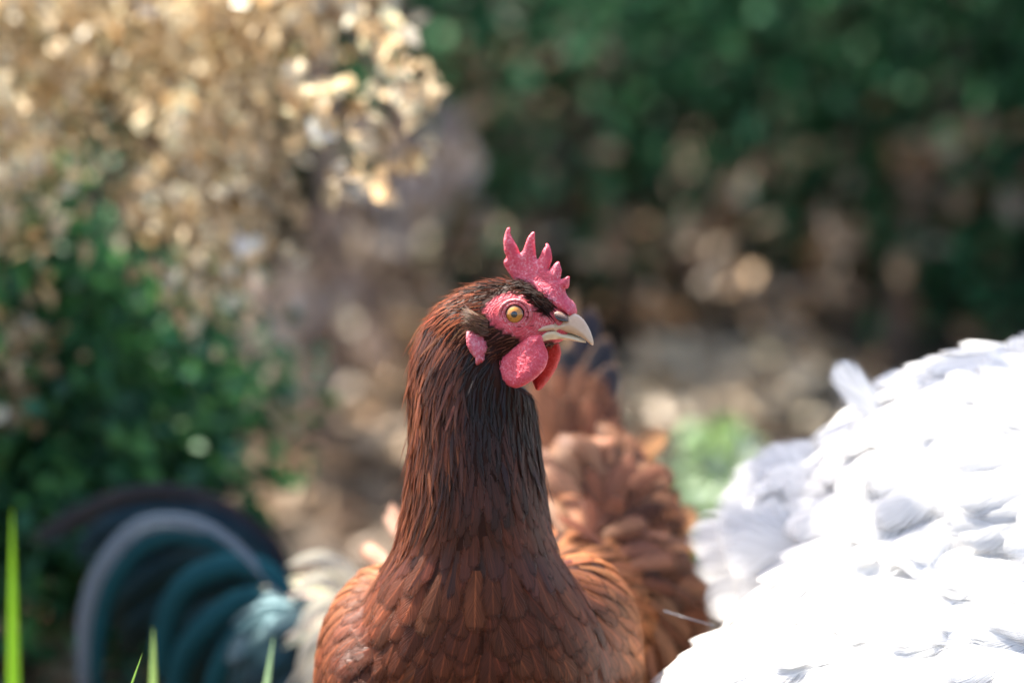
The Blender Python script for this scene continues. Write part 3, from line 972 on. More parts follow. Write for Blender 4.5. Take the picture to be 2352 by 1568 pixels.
# sections: nape/left point, throat/right point, half depth (mm), depth at left, depth at right
def hs(Lx, Ly, Rx, Ry, dh): return (Lx, Ly, Rx, Ry, dh, wmid(Lx), wmid(Rx))
SEC = [
    hs(1322, 742, 1290, 788, 3.5), hs(1306, 716, 1262, 796, 6.0), hs(1276, 686, 1240, 806, 9.5), hs(1244, 662, 1215, 820, 13.5), hs(1205, 645, 1192, 838, 16.5), hs(1152, 640, 1172, 862, 18),
    hs(1096, 650, 1165, 880, 20), hs(1048, 672, 1180, 890, 22.5), hs(1005, 705, 1205, 900, 25),
    (972, 755, 1220, 912, 27.5, 1.537, 1.512), (952, 815, 1226, 940, 30, 1.540, 1.515), (945, 900, 1232, 985, 33, 1.540, 1.52),
    (946, 1000, 1240, 1045, 36, 1.538, 1.525), (938, 1080, 1250, 1110, 39, 1.538, 1.53), (928, 1165, 1258, 1185, 43, 1.540, 1.535),
    (906, 1262, 1280, 1272, 49, 1.545, 1.545), (858, 1345, 1330, 1350, 57, 1.552, 1.552), (812, 1430, 1380, 1435, 65, 1.56, 1.56),
    (785, 1515, 1410, 1520, 72, 1.568, 1.568), (770, 1610, 1425, 1615, 78, 1.58, 1.58), (780, 1720, 1420, 1725, 78, 1.60, 1.60), (840, 1830, 1370, 1835, 68, 1.63, 1.63), (950, 1910, 1270, 1915, 45, 1.66, 1.66)]
def sec_mesh(secs, seg=40):
    V, F, cen = [], [], []
    for (lx, ly, rx, ry, dh, wl, wr) in secs:
        l, r = P(lx, ly, wl), P(rx, ry, wr)
        c = (l + r) / 2; a = (r - l) / 2
        b = FW - unit(a) * (FW @ unit(a)); b = unit(b) * dh * MM
        cen.append(c)
        for k in range(seg):
            an = 2 * math.pi * k / seg
            V.append(c + a * math.cos(an) + b * math.sin(an))
    n = len(secs)
    for i in range(n - 1):
        for k in range(seg):
            k2 = (k + 1) % seg
            F.append((i * seg + k, i * seg + k2, (i + 1) * seg + k2, (i + 1) * seg + k))
    F.append(tuple(range(seg))[::-1]); F.append(tuple((n - 1) * seg + k for k in range(seg)))
    return V, F, np.array(cen)
sv, sf, AXIS = sec_mesh(SEC)
parts = [(sv, sf)]
def el(px, py, d, rx, ry, rz, yaw=0.0, tilt=0.0):
    ca, sa = math.cos(yaw), math.sin(yaw)
    ax = np.array([[ca, sa, 0], [-sa, ca, 0], [0, 0, 1.0]])
    if tilt:
        ct, st_ = math.cos(tilt), math.sin(tilt)
        ax = np.array([[1, 0, 0], [0, ct, st_], [0, -st_, ct]]) @ ax
    return ellipsoid(P(px, py, d), (rx * MM, ry * MM, rz * MM), ax)
parts += [el(880, 1545, 1.60, 36, 85, 60, -0.1), el(1312, 1530, 1.60, 37, 85, 62, -0.25), el(1150, 1640, 1.68, 84, 150, 74, -0.25),
          el(1370, 1290, 1.79, 44, 62, 70, -0.3), el(1430, 1430, 1.77, 38, 60, 60, -0.3), el(1300, 1420, 1.74, 62, 90, 62, -0.3)]
hen_body = fuse('body', parts, 0.0022, 5, M['body'], hen)
HB, HV, HF = bvh_of(hen_body)

# bare face: outline of red skin on the near cheek, the same on the far one
FACE = [C1(*q) for q in [(318, 790), (350, 715), (420, 662), (520, 640), (610, 655), (690, 720), (760, 800), (830, 835), (900, 760), (1060, 780), (1120, 1000), (960, 1030), (800, 1040), (640, 1030), (560, 980), (440, 935), (370, 890)]]
EYEMID = P(EYE_PX[0], EYE_PX[1], wmid(1168))
def near_px(p):
    p = np.asarray(p)
    lat = (p - EYEMID) @ NEAR
    if lat < 0: p = p - 2 * lat * NEAR
    x, y, _ = proj(p)
    return x, y, lat
mask = np.zeros((len(HV), 4), np.float32)
for i in np.nonzero(HV[:, 2] > P(1168, 900, 1.5)[2])[0]:
    p = HV[i]
    x, y, dd_ = proj(p)
    if y < 900 and x > 1050 and dd_ < 1.56:
        nx2, ny2, _ = near_px(p)
        if inside(FACE, nx2, ny2): mask[i] = (1, 1, 1, 1)
at = hen_body.data.attributes.new('tint', 'FLOAT_COLOR', 'POINT')
at.data.foreach_set('color', mask.ravel())

def skin_d(x, y):
    h = HB.ray_cast(Vector(CAM), Vector(unit(P(x, y, 1.5) - CAM)))[0]
    return (proj(np.array(h))[2] if h is not None else 1.5) - 0.0008
# ---- comb, wattles, lobe, beak
comb_o = [(560, 560), (520, 500), (490, 450), (476, 410), (482, 385), (497, 360), (484, 310), (481, 240), (487, 190), (500, 150), (512, 128), (527, 124), (536, 142), (533, 165), (545, 200), (570, 245), (590, 290), (605, 327), (626, 305), (645, 260), (660, 220), (682, 185), (702, 163), (716, 157), (722, 172), (720, 210), (719, 260), (722, 310), (728, 360), (736, 378), (753, 363), (770, 325), (790, 290), (803, 272), (799, 257), (812, 252), (831, 268), (848, 310), (855, 345), (857, 385), (846, 425), (838, 462), (856, 440), (881, 410), (906, 395), (922, 402), (931, 432), (940, 462), (936, 500), (931, 532), (956, 525), (985, 512), (1001, 513), (1000, 540), (997, 575), (988, 603), (972, 611), (965, 604), (967, 640), (976, 675), (1006, 702), (1030, 742), (1041, 790), (1020, 830), (960, 800), (890, 760), (810, 700), (730, 640), (640, 600)]
inflate('comb', [C1(*q) for q in comb_o], lambda x, y: wmid(x), NEAR, 0.0034, 16, 3.2, M['comb'], hen, jag=0.22, wob=0.00012,
        tfun=lambda x, y: 0.75 + 1.6 * max(0.0, min(1.0, (y - 645) / 75)), bend=lambda x, y: 0.0012 * math.sin((x + y) / 33.0))
wat_o = [(770, 975), (690, 985), (640, 1015), (560, 1070), (500, 1115), (440, 1160), (406, 1210), (398, 1262), (415, 1312), (460, 1352), (520, 1386), (560, 1397), (602, 1390), (660, 1365), (720, 1327), (770, 1281), (806, 1230), (825, 1170), (820, 1110), (802, 1060), (788, 1020)]
inflate('wattle', [C1(*q) for q in wat_o], lambda x, y: wmid(x) - 0.0150 - 0.005 * max(0, (y - 790) / 100), NEAR, 0.0036, 26, 4.0, M['wattle'], hen, jag=0.25, wob=0.00014,
        bend=lambda x, y: 0.0012 * math.sin(x / 21.0))
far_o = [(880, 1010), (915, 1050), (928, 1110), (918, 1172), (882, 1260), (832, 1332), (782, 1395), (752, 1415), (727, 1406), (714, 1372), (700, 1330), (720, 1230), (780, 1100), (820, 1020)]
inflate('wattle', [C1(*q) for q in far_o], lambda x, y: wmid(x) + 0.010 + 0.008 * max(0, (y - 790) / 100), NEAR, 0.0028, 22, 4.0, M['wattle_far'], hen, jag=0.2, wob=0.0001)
lob_o = [(205, 915), (245, 930), (292, 965), (330, 1020), (346, 1080), (326, 1132), (318, 1180), (266, 1216), (253, 1200), (250, 1160), (215, 1120), (186, 1060), (178, 1000), (182, 945)]
inflate('ear_lobe', [C1(*q) for q in lob_o], skin_d, NEAR, 0.0040, 16, 3.2, M['lobe'], hen, jag=0.2, wob=0.00012)
upb_o = [(960, 840), (1005, 803), (1060, 815), (1112, 860), (1150, 920), (1174, 980), (1186, 1032), (1181, 1058), (1152, 1042), (1122, 1016), (1078, 991), (1000, 965), (920, 947), (850, 942), (775, 950), (745, 938), (800, 905), (880, 888), (930, 870)]
def bdep(x, y):
    if x > 1300: return wmid(x)
    h = HB.ray_cast(Vector(CAM), Vector(unit(P(x, y, 1.5) - CAM)))[0]
    dh_ = proj(np.array(h))[2] - 0.0004 if h is not None else wmid(x)
    t = max(0.0, min(1.0, (1300 - x) / 25.0))
    return wmid(x) * (1 - t) + min(dh_, wmid(x)) * t
def bk(x, y):
    t = max(0.0, min(1.0, (1365 - x) / 90.0)); return (0.35 + 0.65 * t ** 0.7) * (1.0 - 0.75 * max(0.0, min(1.0, (1300 - x) / 25.0)))
inflate('upper_beak', [C1(*q) for q in upb_o], bdep, NEAR, 0.0078, 24, 2.6, M['beak'], hen, tfun=bk)
lob2 = [(770, 995), (815, 954), (900, 944), (980, 960), (1050, 982), (1105, 1010), (1128, 1036), (1080, 1032), (1000, 1017), (920, 1012), (850, 1014), (790, 1024)]
inflate('lower_beak', [C1(*q) for q in lob2], bdep, NEAR, 0.0062, 9, 2.4, M['beak_edge'], hen, tfun=bk)
nos = [(876, 800), (900, 788), (940, 797), (975, 822), (992, 852), (965, 868), (915, 850), (885, 838)]
inflate('nostril', [C1(*q) for q in nos], lambda x, y: bdep(min(x, 1262), y) + 0.0005, NEAR, 0.0022, 9, 2.2, M['nostril'], hen)
slit = [(882, 824), (905, 838), (940, 848), (985, 858), (980, 870), (930, 868), (895, 852)]
inflate('nostril_slit', [C1(*q) for q in slit], lambda x, y: bdep(min(x, 1262), y) - 0.0016, NEAR, 0.0008, 4, 1.8, M['black'], hen)

# ---- eye
def dome(name, c, axis, r, ang0, ang1, mat, parent, rings=8, seg=36, lift=0.0):
    axis = unit(axis); a = unit(np.cross(axis, [0, 0, 1])); b = np.cross(a, axis)
    V, F, U = [], [], []
    for i in range(rings + 1):
        th = ang0 + (ang1 - ang0) * i / rings
        for k in range(seg + 1):
            ph = 2 * math.pi * k / seg
            V.append(np.asarray(c) + r * (axis * math.cos(th) + math.sin(th) * (a * math.cos(ph) + b * math.sin(ph))))
            U.append((k / seg, i / rings))
    for i in range(rings):
        for k in range(seg):
            q = i * (seg + 1) + k
            F.append((q, q + 1, q + seg + 2, q + seg + 1))
    return mesh_obj(name, V, F, mat, parent, uvs=U)
for sgn_ in (1, -1):
    surf = EYE if sgn_ > 0 else EYE + 2 * ((EYEMID - EYE) @ NEAR) * NEAR
    ax = unit(NEAR * sgn_ + np.array([0.18, 0, 0.08]) * sgn_)
    hit = HB.find_nearest(Vector(surf))
    sc = np.array(hit[0])
    ec = sc - ax * 0.0042
    eye = dome('eye', ec, ax, 0.0064, 0.0, 1.45, M['black'], hen)
    dome('iris', ec, ax, 0.00648, 0.20, 0.77, M['iris'], eye, rings=6)
    dome('pupil', ec, ax, 0.00652, 0.0, 0.265, M['black'], eye, rings=4)
    # lids: two soft rings of skin
    a = unit(np.cross(ax, [0, 0, 1])); b = np.cross(a, ax)
    for R_, rr_, h_, mt in ((0.0058, 0.0009, 0.0039, 'lid'), (0.0074, 0.0011, 0.0033, 'lid')):
        V, F = [], []
        for k in range(40):
            ph = 2 * math.pi * k / 40
            dirv = a * math.cos(ph) * (1.12 if R_ > 0.007 else 1.05) + b * math.sin(ph)
            for j in range(8):
                th = 2 * math.pi * j / 8
                V.append(ec + ax * (h_ + rr_ * math.sin(th)) + dirv * (R_ + rr_ * math.cos(th)))
        for k in range(40):
            for j in range(8):
                F.append((k * 8 + j, k * 8 + (j + 1) % 8, ((k + 1) % 40) * 8 + (j + 1) % 8, ((k + 1) % 40) * 8 + j))
        mesh_obj('eyelid', V, F, M[mt], eye)

# ---- hen plumage
AXT = np.gradient(AXIS, axis=0)
def axis_info(p):
    d = ((AXIS - p) ** 2).sum(1)
    i = int(np.argmin(d))
    return i, unit(AXT[i])
def flow(p):
    x, y, d = proj(p)
    i, t = axis_info(p)
    if y < 1150 and d < 1.60 and x < 1262:
        lean = np.array([0, 0, 0.0])
        if i <= 8: t = unit(t + np.array([-0.6, 0.12, -0.25]) * (1 if i < 7 else 0.4))
        return t
    if d > 1.70 and x > 1180 or (x > 1265 and y < 1235):
        return unit(np.array([(x - 1390) / 170.0, 0.9, (1180 - y) / 260.0 - 0.1]))
    k = (x - 1110) / 330.0
    back = 0.15 + 0.9 * max(0.0, min(1.0, (d - 1.53) / 0.06))
    return unit(np.array([0.75 * k, back, -1.0 + 0.35 * abs(k)]))
def hen_region(p):
    x, y, d = proj(p)
    i, _ = axis_info(p)
    if d < 1.60 and i <= 7 and y < 930: return 'head'
    if d < 1.61 and y < 1270 and x < 1290: return 'neck'
    if d > 1.70: return 'rump'
    return 'breast'
def hen_r(p):
    rg = hen_region(p)
    x, y, d = proj(p)
    if rg == 'head': return 0.0014
    if rg == 'neck':
        t = max(0.0, min(1.0, (y - 850) / 400.0))
        nape = x < 1070 - max(0.0, y - 1110) * 1.3
        return 0.0019 + (0.0007 if nape else 0.0036) * t
    if rg == 'rump': return 0.0085
    return 0.0085 if y > 1560 else 0.0078
pts = sample_surface(HV, HF, 90000, hen_r, 3)
fuzz, hackle, breast, rump = Feathers(), Feathers(), Feathers(), Feathers()
single = []
def tint(c, j=0.22, h=0.08):
    k = max(0.4, 1 + rnd.gauss(0, j))
    return (c[0] * k * (1 + rnd.gauss(0, h)), c[1] * k * (1 + rnd.gauss(0, h)), c[2] * k, rnd.random())
DARK, RUST, SUN_GOLD, BLK = (0.046, 0.0095, 0.0042), (0.125, 0.029, 0.0105), (0.37, 0.135, 0.050), (0.010, 0.005, 0.004)
def mixt(a, b, t): return tuple(a[i] * (1 - t) + b[i] * t for i in range(3))
for p, nn in pts:
    x, y, d = proj(p)
    rg = hen_region(p)
    jit = np.array([rnd.gauss(0, 0.13) for _ in range(3)])
    if rg == 'head':
        ax_, ay_, lat = near_px(p)
        if x > 1050 and inside(FACE, ax_, ay_):
            # a few dark bristles on the bare skin
            if rnd.random() > 0.10: continue
            L, W = 0.0032, 0.0005
            c = BLK
        else:
            L, W = rnd.uniform(0.007, 0.011), rnd.uniform(0.0010, 0.0017)
            if ax_ > 1150: L *= 0.7
            crown = max(0.0, min(1.0, (1215 - ax_) / 120.0 - 0.9 * max(0.0, 1 - abs(ay_ - 672 - (1150 - ax_) * 0.35) / 22.0)))
            c = mixt(BLK, (0.22, 0.055, 0.022), min(1.0, 0.15 + crown * (0.35 + 0.6 * rnd.random())))
            if ay_ > 740 and ax_ > 1050: c = mixt((0.16, 0.07, 0.04), DARK, rnd.random())
        pa, si, no = walk(HB, p, flow, L, 3, 0.0002, 0.0012 + 0.0012 * rnd.random() + (0.004 * rnd.random() if rnd.random() < 0.10 else 0), 0.0, jit)
        fuzz.add(pa, si, no, [prof_hair(k / 3, W) for k in range(4)], 2, tint(c, 0.3), 0.0)
    elif rg == 'neck':
        t = max(0.0, min(1.0, (y - 850) / 400.0))
        nape = x < 1070 - max(0.0, y - 1110) * 1.3
        if nape:
            L, W = 0.018 + 0.017 * t + rnd.uniform(0, 0.006), rnd.uniform(0.0026, 0.0042)
            c = mixt(DARK, mixt(RUST, SUN_GOLD, 0.25 * rnd.random()), min(1.0, rnd.random() * 0.9 + 0.25 * (x < 985)))
            pf = prof_lance
        else:
            L, W = 0.013 + 0.014 * t, 0.0017 + 0.0095 * t ** 1.5
            c = mixt(mixt(BLK, DARK, 0.35 * rnd.random()), mixt(DARK, RUST, 0.6), max(0.0, min(1.0, (t - 0.3) * 1.5 + 0.25 * rnd.random())))
            pf = prof_lance if t < 0.55 else prof_round
        pa, si, no = walk(HB, p, flow, L, 5, 0.0004, 0.0007 + 0.0010 * rnd.random() + (0.005 * rnd.random() if rnd.random() < 0.08 and y < 1150 else 0), 0.0, jit)
        hackle.add(pa, si, no, [pf(k / 5, W) for k in range(6)], 3, tint(c, 0.30, 0.03), 0.10)
    elif rg == 'breast':
        k = abs(x - 1110) / 330.0
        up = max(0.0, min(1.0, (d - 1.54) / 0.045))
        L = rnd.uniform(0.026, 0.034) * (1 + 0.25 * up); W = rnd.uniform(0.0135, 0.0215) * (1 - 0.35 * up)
        c = mixt(mixt(DARK, RUST, 0.55 + 0.4 * rnd.random()), SUN_GOLD, min(0.95, 0.15 * rnd.random() + 0.85 * up))  # feathers further back turn golden, painting sunlit shoulder highlights
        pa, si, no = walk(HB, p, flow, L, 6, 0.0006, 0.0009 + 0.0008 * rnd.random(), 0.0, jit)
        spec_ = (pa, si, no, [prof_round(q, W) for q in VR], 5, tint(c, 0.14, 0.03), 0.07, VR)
        face = -(np.array(no[3]) @ FW)
        vis = 0
        if face > 0.1 and 690 < x < 1500 and 1180 < y < 1600: vis = face
        single.append((vis, spec_, breast))
    else:
        L = rnd.uniform(0.026, 0.042); W = rnd.uniform(0.018, 0.027)
        c = mixt((0.15, 0.048, 0.022), (0.40, 0.19, 0.105), rnd.random())
        pa, si, no = walk(HB, p, flow, L, 6, 0.001, 0.006 + 0.010 * rnd.random(), 0.005 * rnd.random(), jit * 3)
        rump.add(pa, si, no, [prof_round(q, W) for q in VR], 5, tint(c, 0.25, 0.04), 0.15, VR)
single.sort(key=lambda q: -q[0])
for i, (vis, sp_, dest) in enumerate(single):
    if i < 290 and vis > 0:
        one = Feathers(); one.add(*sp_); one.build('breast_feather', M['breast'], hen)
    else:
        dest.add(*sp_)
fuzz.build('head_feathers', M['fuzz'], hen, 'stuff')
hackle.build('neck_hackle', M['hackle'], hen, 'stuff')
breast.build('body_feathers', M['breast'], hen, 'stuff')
rump.build('saddle_feathers', M['fluff'], hen, 'stuff')

# brow: longer black bristles over the eye, ear tuft of pale brown
tuft = Feathers()
for _ in range(125):
    t = rnd.random()
    x = 1090 + 160 * t + rnd.gauss(0, 6); y = 668 - 30 * math.sin(t * 2.2) + 62 * t ** 2.5 + rnd.gauss(0, 4.5)
    p = HB.ray_cast(Vector(CAM), Vector(unit(P(x, y, 1.5) - CAM)))[0]
    if p is None: continue
    fl = lambda q, t=t: np.array([1.0, -0.2, 0.3 - 1.1 * t]) if t > 0.45 else np.array([-1.0, 0.1, -0.1])
    pa, si, no = walk(HB, p, fl, rnd.uniform(0.006, 0.011), 3, 0.0003, 0.0022, 0.0, np.array([rnd.gauss(0, 0.25) for _ in range(3)]))
    tuft.add(pa, si, no, [prof_hair(k / 3, 0.0011) for k in range(4)], 2, tint((0.022, 0.010, 0.008), 0.3), 0.0)
tuft.build('brow_feathers', M['fuzz'], hen, 'stuff')
tuft = Feathers()
for _ in range(230):
    x = 1088 + 34 * rnd.random(); y = 718 + 40 * rnd.random() + (x - 1088) * 0.5
    p = HB.ray_cast(Vector(CAM), Vector(unit(P(x, y, 1.5) - CAM)))[0]
    if p is None: continue
    pal = x < 1108 and y < 745
    fl = lambda q: np.array([-1.0, -0.1, 0.15])
    pa, si, no = walk(HB, p, fl, rnd.uniform(0.005, 0.008), 3, 0.001, 0.006, 0.0, np.array([rnd.gauss(0, 0.25) for _ in range(3)]))
    tuft.add(pa, si, no, [prof_hair(k / 3, 0.0012) for k in range(4)], 2, tint((0.50, 0.37, 0.27) if pal else (0.16, 0.09, 0.06), 0.2), 0.0)
tuft.build('ear_tuft', M['fuzz'], hen, 'stuff')

# ---- hen tail: each feather its own
def tailf(base, tip, W, c, mat='tail', mid=0.0, nrm=None, name='tail_feather', parent=None, prof=prof_sickle):
    b, t = P(*base), P(*tip)
    m = (b + t) / 2 + RT * mid
    one = Feathers()
    free_feather(one, [b, m, t], -FW + 0.3 * RT if nrm is None else nrm, W, prof, 11, 5, tint(c, 0.05, 0.0) if mat == 'white' else tint(c, 0.12, 0.03), 0.14)
    return one.build(name, M[mat], parent or hen)
BK2 = (0.022, 0.018, 0.022)
TAN_F = (0.27, 0.105, 0.052)
for base, tip, W, c in [
    ((1290, 1060, 1.86), (1322, 650, 1.93), 0.012, (0.50, 0.30, 0.16)), ((1310, 1060, 1.86), (1362, 702, 1.92), 0.022, BK2), ((1330, 1060, 1.85), (1398, 772, 1.90), 0.021, BK2),
    ((1330, 1060, 1.83), (1416, 835, 1.88), 0.020, BK2), ((1290, 1060, 1.83), (1310, 790, 1.88), 0.022, BK2), ((1280, 1060, 1.82), (1290, 830, 1.86), 0.022, TAN_F), ((1320, 1060, 1.81), (1345, 830, 1.85), 0.022, TAN_F),
    ((1340, 1070, 1.81), (1385, 850, 1.85), 0.023, (0.2, 0.075, 0.036)), ((1360, 1080, 1.81), (1415, 900, 1.85), 0.022, (0.2, 0.075, 0.036)), ((1270, 1060, 1.80), (1258, 880, 1.83), 0.022, TAN_F), ((1350, 1080, 1.79), (1365, 900, 1.82), 0.023, (0.2, 0.075, 0.036)), ((1310, 1060, 1.79), (1310, 900, 1.81), 0.022, (0.2, 0.075, 0.036)), ((1380, 1110, 1.80), (1425, 960, 1.83), 0.02, TAN_F),
    ((1260, 1060, 1.80), (1232, 860, 1.83), 0.022, TAN_F), ((1420, 1080, 1.80), (1535, 985, 1.83), 0.021, (0.52, 0.26, 0.13)), ((1470, 1200, 1.80), (1612, 1185, 1.84), 0.022, (0.52, 0.26, 0.13)), ((1470, 1250, 1.80), (1600, 1255, 1.84), 0.022, (0.52, 0.26, 0.13)), ((1460, 1290, 1.80), (1580, 1335, 1.82), 0.024, (0.52, 0.26, 0.13))]:
    tailf(base, tip, W * 1.3, c, 'tail' if c is BK2 else 'fluff', prof=prof_round)
# ragged ends of back feathers left of the neck
for base, tip in [((935, 1250, 1.72), (885, 1175, 1.74)), ((930, 1270, 1.72), (900, 1150, 1.75)), ((900, 1300, 1.70), (825, 1255, 1.72)), ((890, 1300, 1.70), (840, 1240, 1.73))]:
    tailf(base, tip, 0.014, (0.42, 0.24, 0.16), 'fluff', name='back_feather', prof=prof_round)
# stray filaments along the neck and crown
legs(hen, [P(1060, 1800, 1.66), P(1230, 1800, 1.66)], (0.1, -1.0), M['leg'])

# ------------------------------------------------------------------ the white hen
wh = empty('white_hen', (P(2250, 1568, 1.62)[0], P(2250, 1568, 1.62)[1], 0.0), 'fluffy white hen seen from behind, lit by the sun', 'hen')
wparts = [el(2345, 1410, 1.70, 150, 150, 156), el(1900, 1810, 1.58, 108, 95, 96), el(1900, 1260, 1.72, 52, 60, 50), el(2080, 1270, 1.72, 80, 85, 70), el(2200, 1780, 1.58, 140, 120, 110), el(2150, 1600, 1.63, 120, 100, 100),
          el(2720, 1250, 1.62, 60, 60, 100), el(2800, 930, 1.60, 28, 24, 26)]
wb = fuse('body', wparts, 0.005, 10, M['skin_white'], wh)
WB, WV, WF = bvh_of(wb)
def wflow(p):
    x, y, d = proj(p)
    if x > 2600: return np.array([-0.3, 0.1, -1.0])
    return unit(np.array([-1.0, 0.12 + 0.5 * max(0, d - 1.6), 0.12 - 0.9 * max(0.0, min(1.0, (y - 1150) / 450.0))]))
pts = sample_surface(WV, WF, 16000, lambda p: 0.0135, 5)
white_all, wsingle = Feathers(), []
for p, nn in pts:
    x, y, d = proj(p)
    jit = np.array([rnd.gauss(0, 0.22) for _ in range(3)])
    L = rnd.uniform(0.042, 0.062); W = rnd.uniform(0.032, 0.048)
    pa, si, no = walk(WB, p, wflow, L, 6, 0.001, 0.003 + 0.008 * rnd.random(), 0.005 * rnd.random(), jit * 1.4)
    k = rnd.uniform(0.72, 0.82)
    spec_ = (pa, si, no, [prof_round(q, W) for q in VR], 5, (k, k, k * 1.0, rnd.random()), 0.16, VR)
    face = -(np.array(no[3]) @ FW)
    vis = face if face > -0.2 and 1480 < x < 2400 and 760 < y < 1600 else -1
    wsingle.append((vis, spec_))
wsingle.sort(key=lambda q: -q[0])
for i, (vis, sp_) in enumerate(wsingle):
    if i < 280 and vis > -0.5:
        one = Feathers(); one.add(*sp_); one.build('body_feather', M['white'], wh)
    else: white_all.add(*sp_)
white_all.build('plumage', M['white'], wh, 'stuff')
for base, tip, W in [((1880, 1230, 1.68), (1575, 1240, 1.70), 0.036), ((1880, 1260, 1.67), (1592, 1310, 1.69), 0.034), ((1880, 1290, 1.66), (1622, 1408, 1.68), 0.036), ((1880, 1300, 1.66), (1700, 1400, 1.67), 0.034),
                     ((1880, 1200, 1.69), (1640, 1160, 1.71), 0.04), ((1890, 1180, 1.68), (1680, 1080, 1.72), 0.04), ((1900, 1160, 1.69), (1740, 1030, 1.72), 0.04), ((1920, 1150, 1.70), (1810, 1010, 1.73), 0.036), ((1860, 1240, 1.66), (1640, 1215, 1.67), 0.04), ((1880, 1250, 1.65), (1660, 1290, 1.66), 0.04)]:
    tailf(base, tip, W * 1.35, (0.76, 0.76, 0.77), 'white', parent=wh, prof=prof_round)
for base, tip, W in [((2025, 965, 1.66), (1918, 830, 1.66), 0.030), ((2050, 960, 1.69), (2085, 848, 1.70), 0.032), ((2020, 950, 1.68), (2060, 862, 1.69), 0.02)]:
    tailf(base, tip, W, (0.76, 0.76, 0.77), 'white', parent=wh, name='back_feather', prof=prof_round)
bko = [(2860, 915), (2900, 925), (2935, 950), (2945, 972), (2900, 965), (2860, 960)]
inflate('beak', bko, lambda x, y: 1.60, NEAR, 0.006, 16, 5, M['beak_edge'], wh)
inflate('comb', [(2770, 850), (2775, 790), (2795, 830), (2815, 785), (2835, 835), (2860, 800), (2870, 880), (2820, 880)], lambda x, y: 1.60, NEAR, 0.003, 14, 5, M['comb'], wh)
legs(wh, [P(2150, 1850, 1.64), P(2420, 1850, 1.64)], (1.0, -0.1), M['leg'])

# ------------------------------------------------------------------ the rooster behind
RD = 1.98
ro = empty('rooster', (P(950, 1500, RD)[0], P(950, 1500, RD)[1], 0.0), 'dark rooster with arching blue-black tail behind the brown hen', 'rooster')
rparts = [el(900, 1560, RD, 105, 60, 62), el(740, 1500, RD, 60, 48, 50), el(1080, 1640, RD, 60, 50, 60), el(1200, 1740, RD, 34, 32, 50), el(1270, 1840, RD, 20, 18, 20)]
rb_ = fuse('body', rparts, 0.005, 8, M['skin_dark'], ro)
RB, RV, RF = bvh_of(rb_)
pts = sample_surface(RV, RF, 6000, lambda p: 0.013, 8)
creamf, darkf = Feathers(), Feathers()
for p, nn in pts:
    x, y, d = proj(p)
    cr = x > 730 and nn[2] > -0.45
    L = rnd.uniform(0.032, 0.046); W = rnd.uniform(0.008, 0.013) if cr else 0.022
    fl = lambda q: np.array([-1.0, 0.0, -0.75])
    pa, si, no = walk(RB, p, fl, L, 5, 0.001, 0.006 + 0.005 * rnd.random(), 0.0, np.array([rnd.gauss(0, 0.2) for _ in range(3)]))
    (creamf if cr else darkf).add(pa, si, no, [(prof_lance if cr else prof_round)(q / 5, W) for q in range(6)], 3,
        tint((0.66, 0.60, 0.44), 0.12) if cr else tint((0.012, 0.02, 0.026), 0.3), 0.12)
creamf.build('saddle_hackle', M['cream'], ro, 'stuff')
darkf.build('body_feathers', M['sickle'], ro, 'stuff')
TEAL, NAVY, UMB, LIT_GREY = (0.005, 0.045, 0.062), (0.006, 0.008, 0.016), (0.030, 0.012, 0.009), (0.13, 0.16, 0.20)
def sick(pts_, W, c, dz=0.0, n=2):
    for q in range(n):
        one = Feathers()
        jx, jy = (0, 0) if q == 0 else (rnd.uniform(8, 22), rnd.uniform(14, 30))
        sh = 1.0 if q == 0 else rnd.uniform(0.35, 0.8)
        free_feather(one, [P(x + jx * (k / len(pts_)), y + jy * (k / len(pts_)) ** 0.5, RD + dz + 0.01 * k + 0.012 * q) for k, (x, y) in enumerate(pts_)], np.array([-0.1, -1.0, 0.15 + 0.25 * q]),
                     W * (1.0 if n == 1 else 0.72), prof_sickle, 22, 5, (c[0] * sh, c[1] * sh, c[2] * sh, rnd.random()), 0.09)
        one.build('sickle_feather', M['sickle'], ro)
sick([(700, 1400), (640, 1270), (520, 1170), (380, 1125), (230, 1155), (60, 1240)], 0.020, UMB, 0.07)
sick([(700, 1420), (620, 1290), (500, 1200), (360, 1180), (240, 1210), (170, 1270)], 0.028, NAVY, 0.05)
sick([(690, 1440), (590, 1300), (470, 1205), (330, 1195), (230, 1290), (188, 1420), (185, 1600)], 0.013, LIT_GREY, -0.03)  # grey-blue colour paints the lit outer edge of the dark sickle
sick([(700, 1450), (605, 1315), (490, 1235), (365, 1225), (268, 1310), (225, 1430), (215, 1600)], 0.018, TEAL, -0.02)
sick([(700, 1440), (600, 1310), (500, 1240), (380, 1235), (300, 1310), (270, 1400)], 0.026, NAVY, 0.02)
sick([(720, 1450), (640, 1330), (540, 1290), (430, 1330), (375, 1420), (360, 1560)], 0.024, TEAL, -0.035)
sick([(720, 1460), (640, 1380), (560, 1370), (470, 1430), (410, 1510), (390, 1620)], 0.023, TEAL, -0.03)
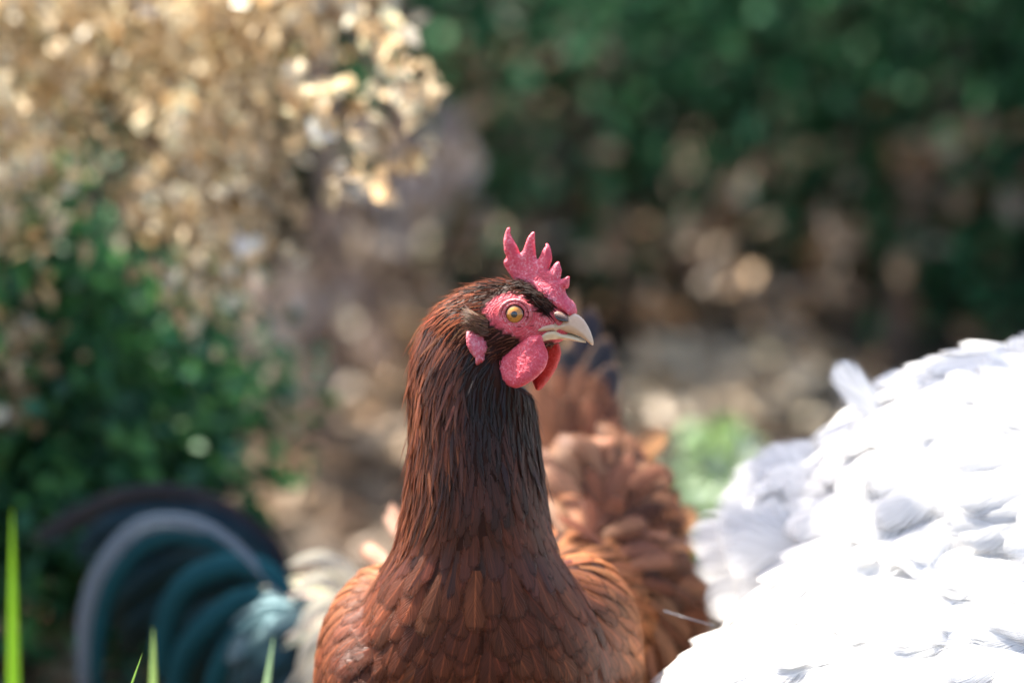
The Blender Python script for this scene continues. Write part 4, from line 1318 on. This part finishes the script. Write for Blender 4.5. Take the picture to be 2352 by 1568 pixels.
sick([(720, 1470), (660, 1410), (590, 1420), (520, 1490), (470, 1600)], 0.022, TEAL, -0.045)
sick([(730, 1480), (680, 1450), (630, 1470), (570, 1540), (530, 1640)], 0.021, (0.015, 0.065, 0.085), -0.055)
for pts_ in ([(660, 1400), (520, 1330), (400, 1380), (310, 1440), (280, 1500)], [(660, 1420), (520, 1400), (420, 1440), (340, 1530)], [(660, 1440), (540, 1450), (460, 1520), (420, 1600)],
             [(650, 1380), (500, 1290), (380, 1310), (290, 1380), (262, 1440)], [(660, 1340), (560, 1260), (430, 1220), (320, 1260)]):
    sick(pts_, 0.034, (0.004, 0.005, 0.006), 0.03)
for pts_ in ([(860, 1380), (780, 1300), (720, 1278), (655, 1300)], [(860, 1400), (780, 1340), (720, 1330), (665, 1385)], [(850, 1430), (780, 1380), (720, 1400), (670, 1480)], [(840, 1480), (770, 1430), (715, 1470), (680, 1540)], [(840, 1520), (780, 1480), (730, 1520), (690, 1600)]):
    one = Feathers()
    free_feather(one, [P(x, y, RD - 0.07) for x, y in pts_], np.array([-0.1, -1.0, 0.5]), 0.019, prof_lance, 12, 5, (0.70, 0.66, 0.52, rnd.random()), 0.05)
    one.build('saddle_feather', M['cream'], ro)
inflate('comb', [(1225, 1790), (1240, 1740), (1262, 1780), (1285, 1745), (1305, 1800), (1290, 1830), (1240, 1830)], lambda x, y: RD, -FW, 0.003, 14, 5, M['comb'], ro)
inflate('beak', [(1285, 1835), (1320, 1850), (1350, 1880), (1310, 1880), (1280, 1865)], lambda x, y: RD, -FW, 0.005, 12, 5, M['beak_edge'], ro)
legs(ro, [P(880, 1720, RD - 0.03), P(960, 1720, RD + 0.03)], (1.0, -0.05), M['leg'], 0.016)

# loose straw caught between the hens
sv_, sf_ = tube([P(1525, 1402, 1.62), P(1570, 1416, 1.61), P(1640, 1436, 1.60)], [0.0004, 0.0003, 0.0003], 6)
tag(mesh_obj('loose_straw', sv_, sf_, M['straw']), 'thin pale straw caught between the brown and white hens', 'straw')
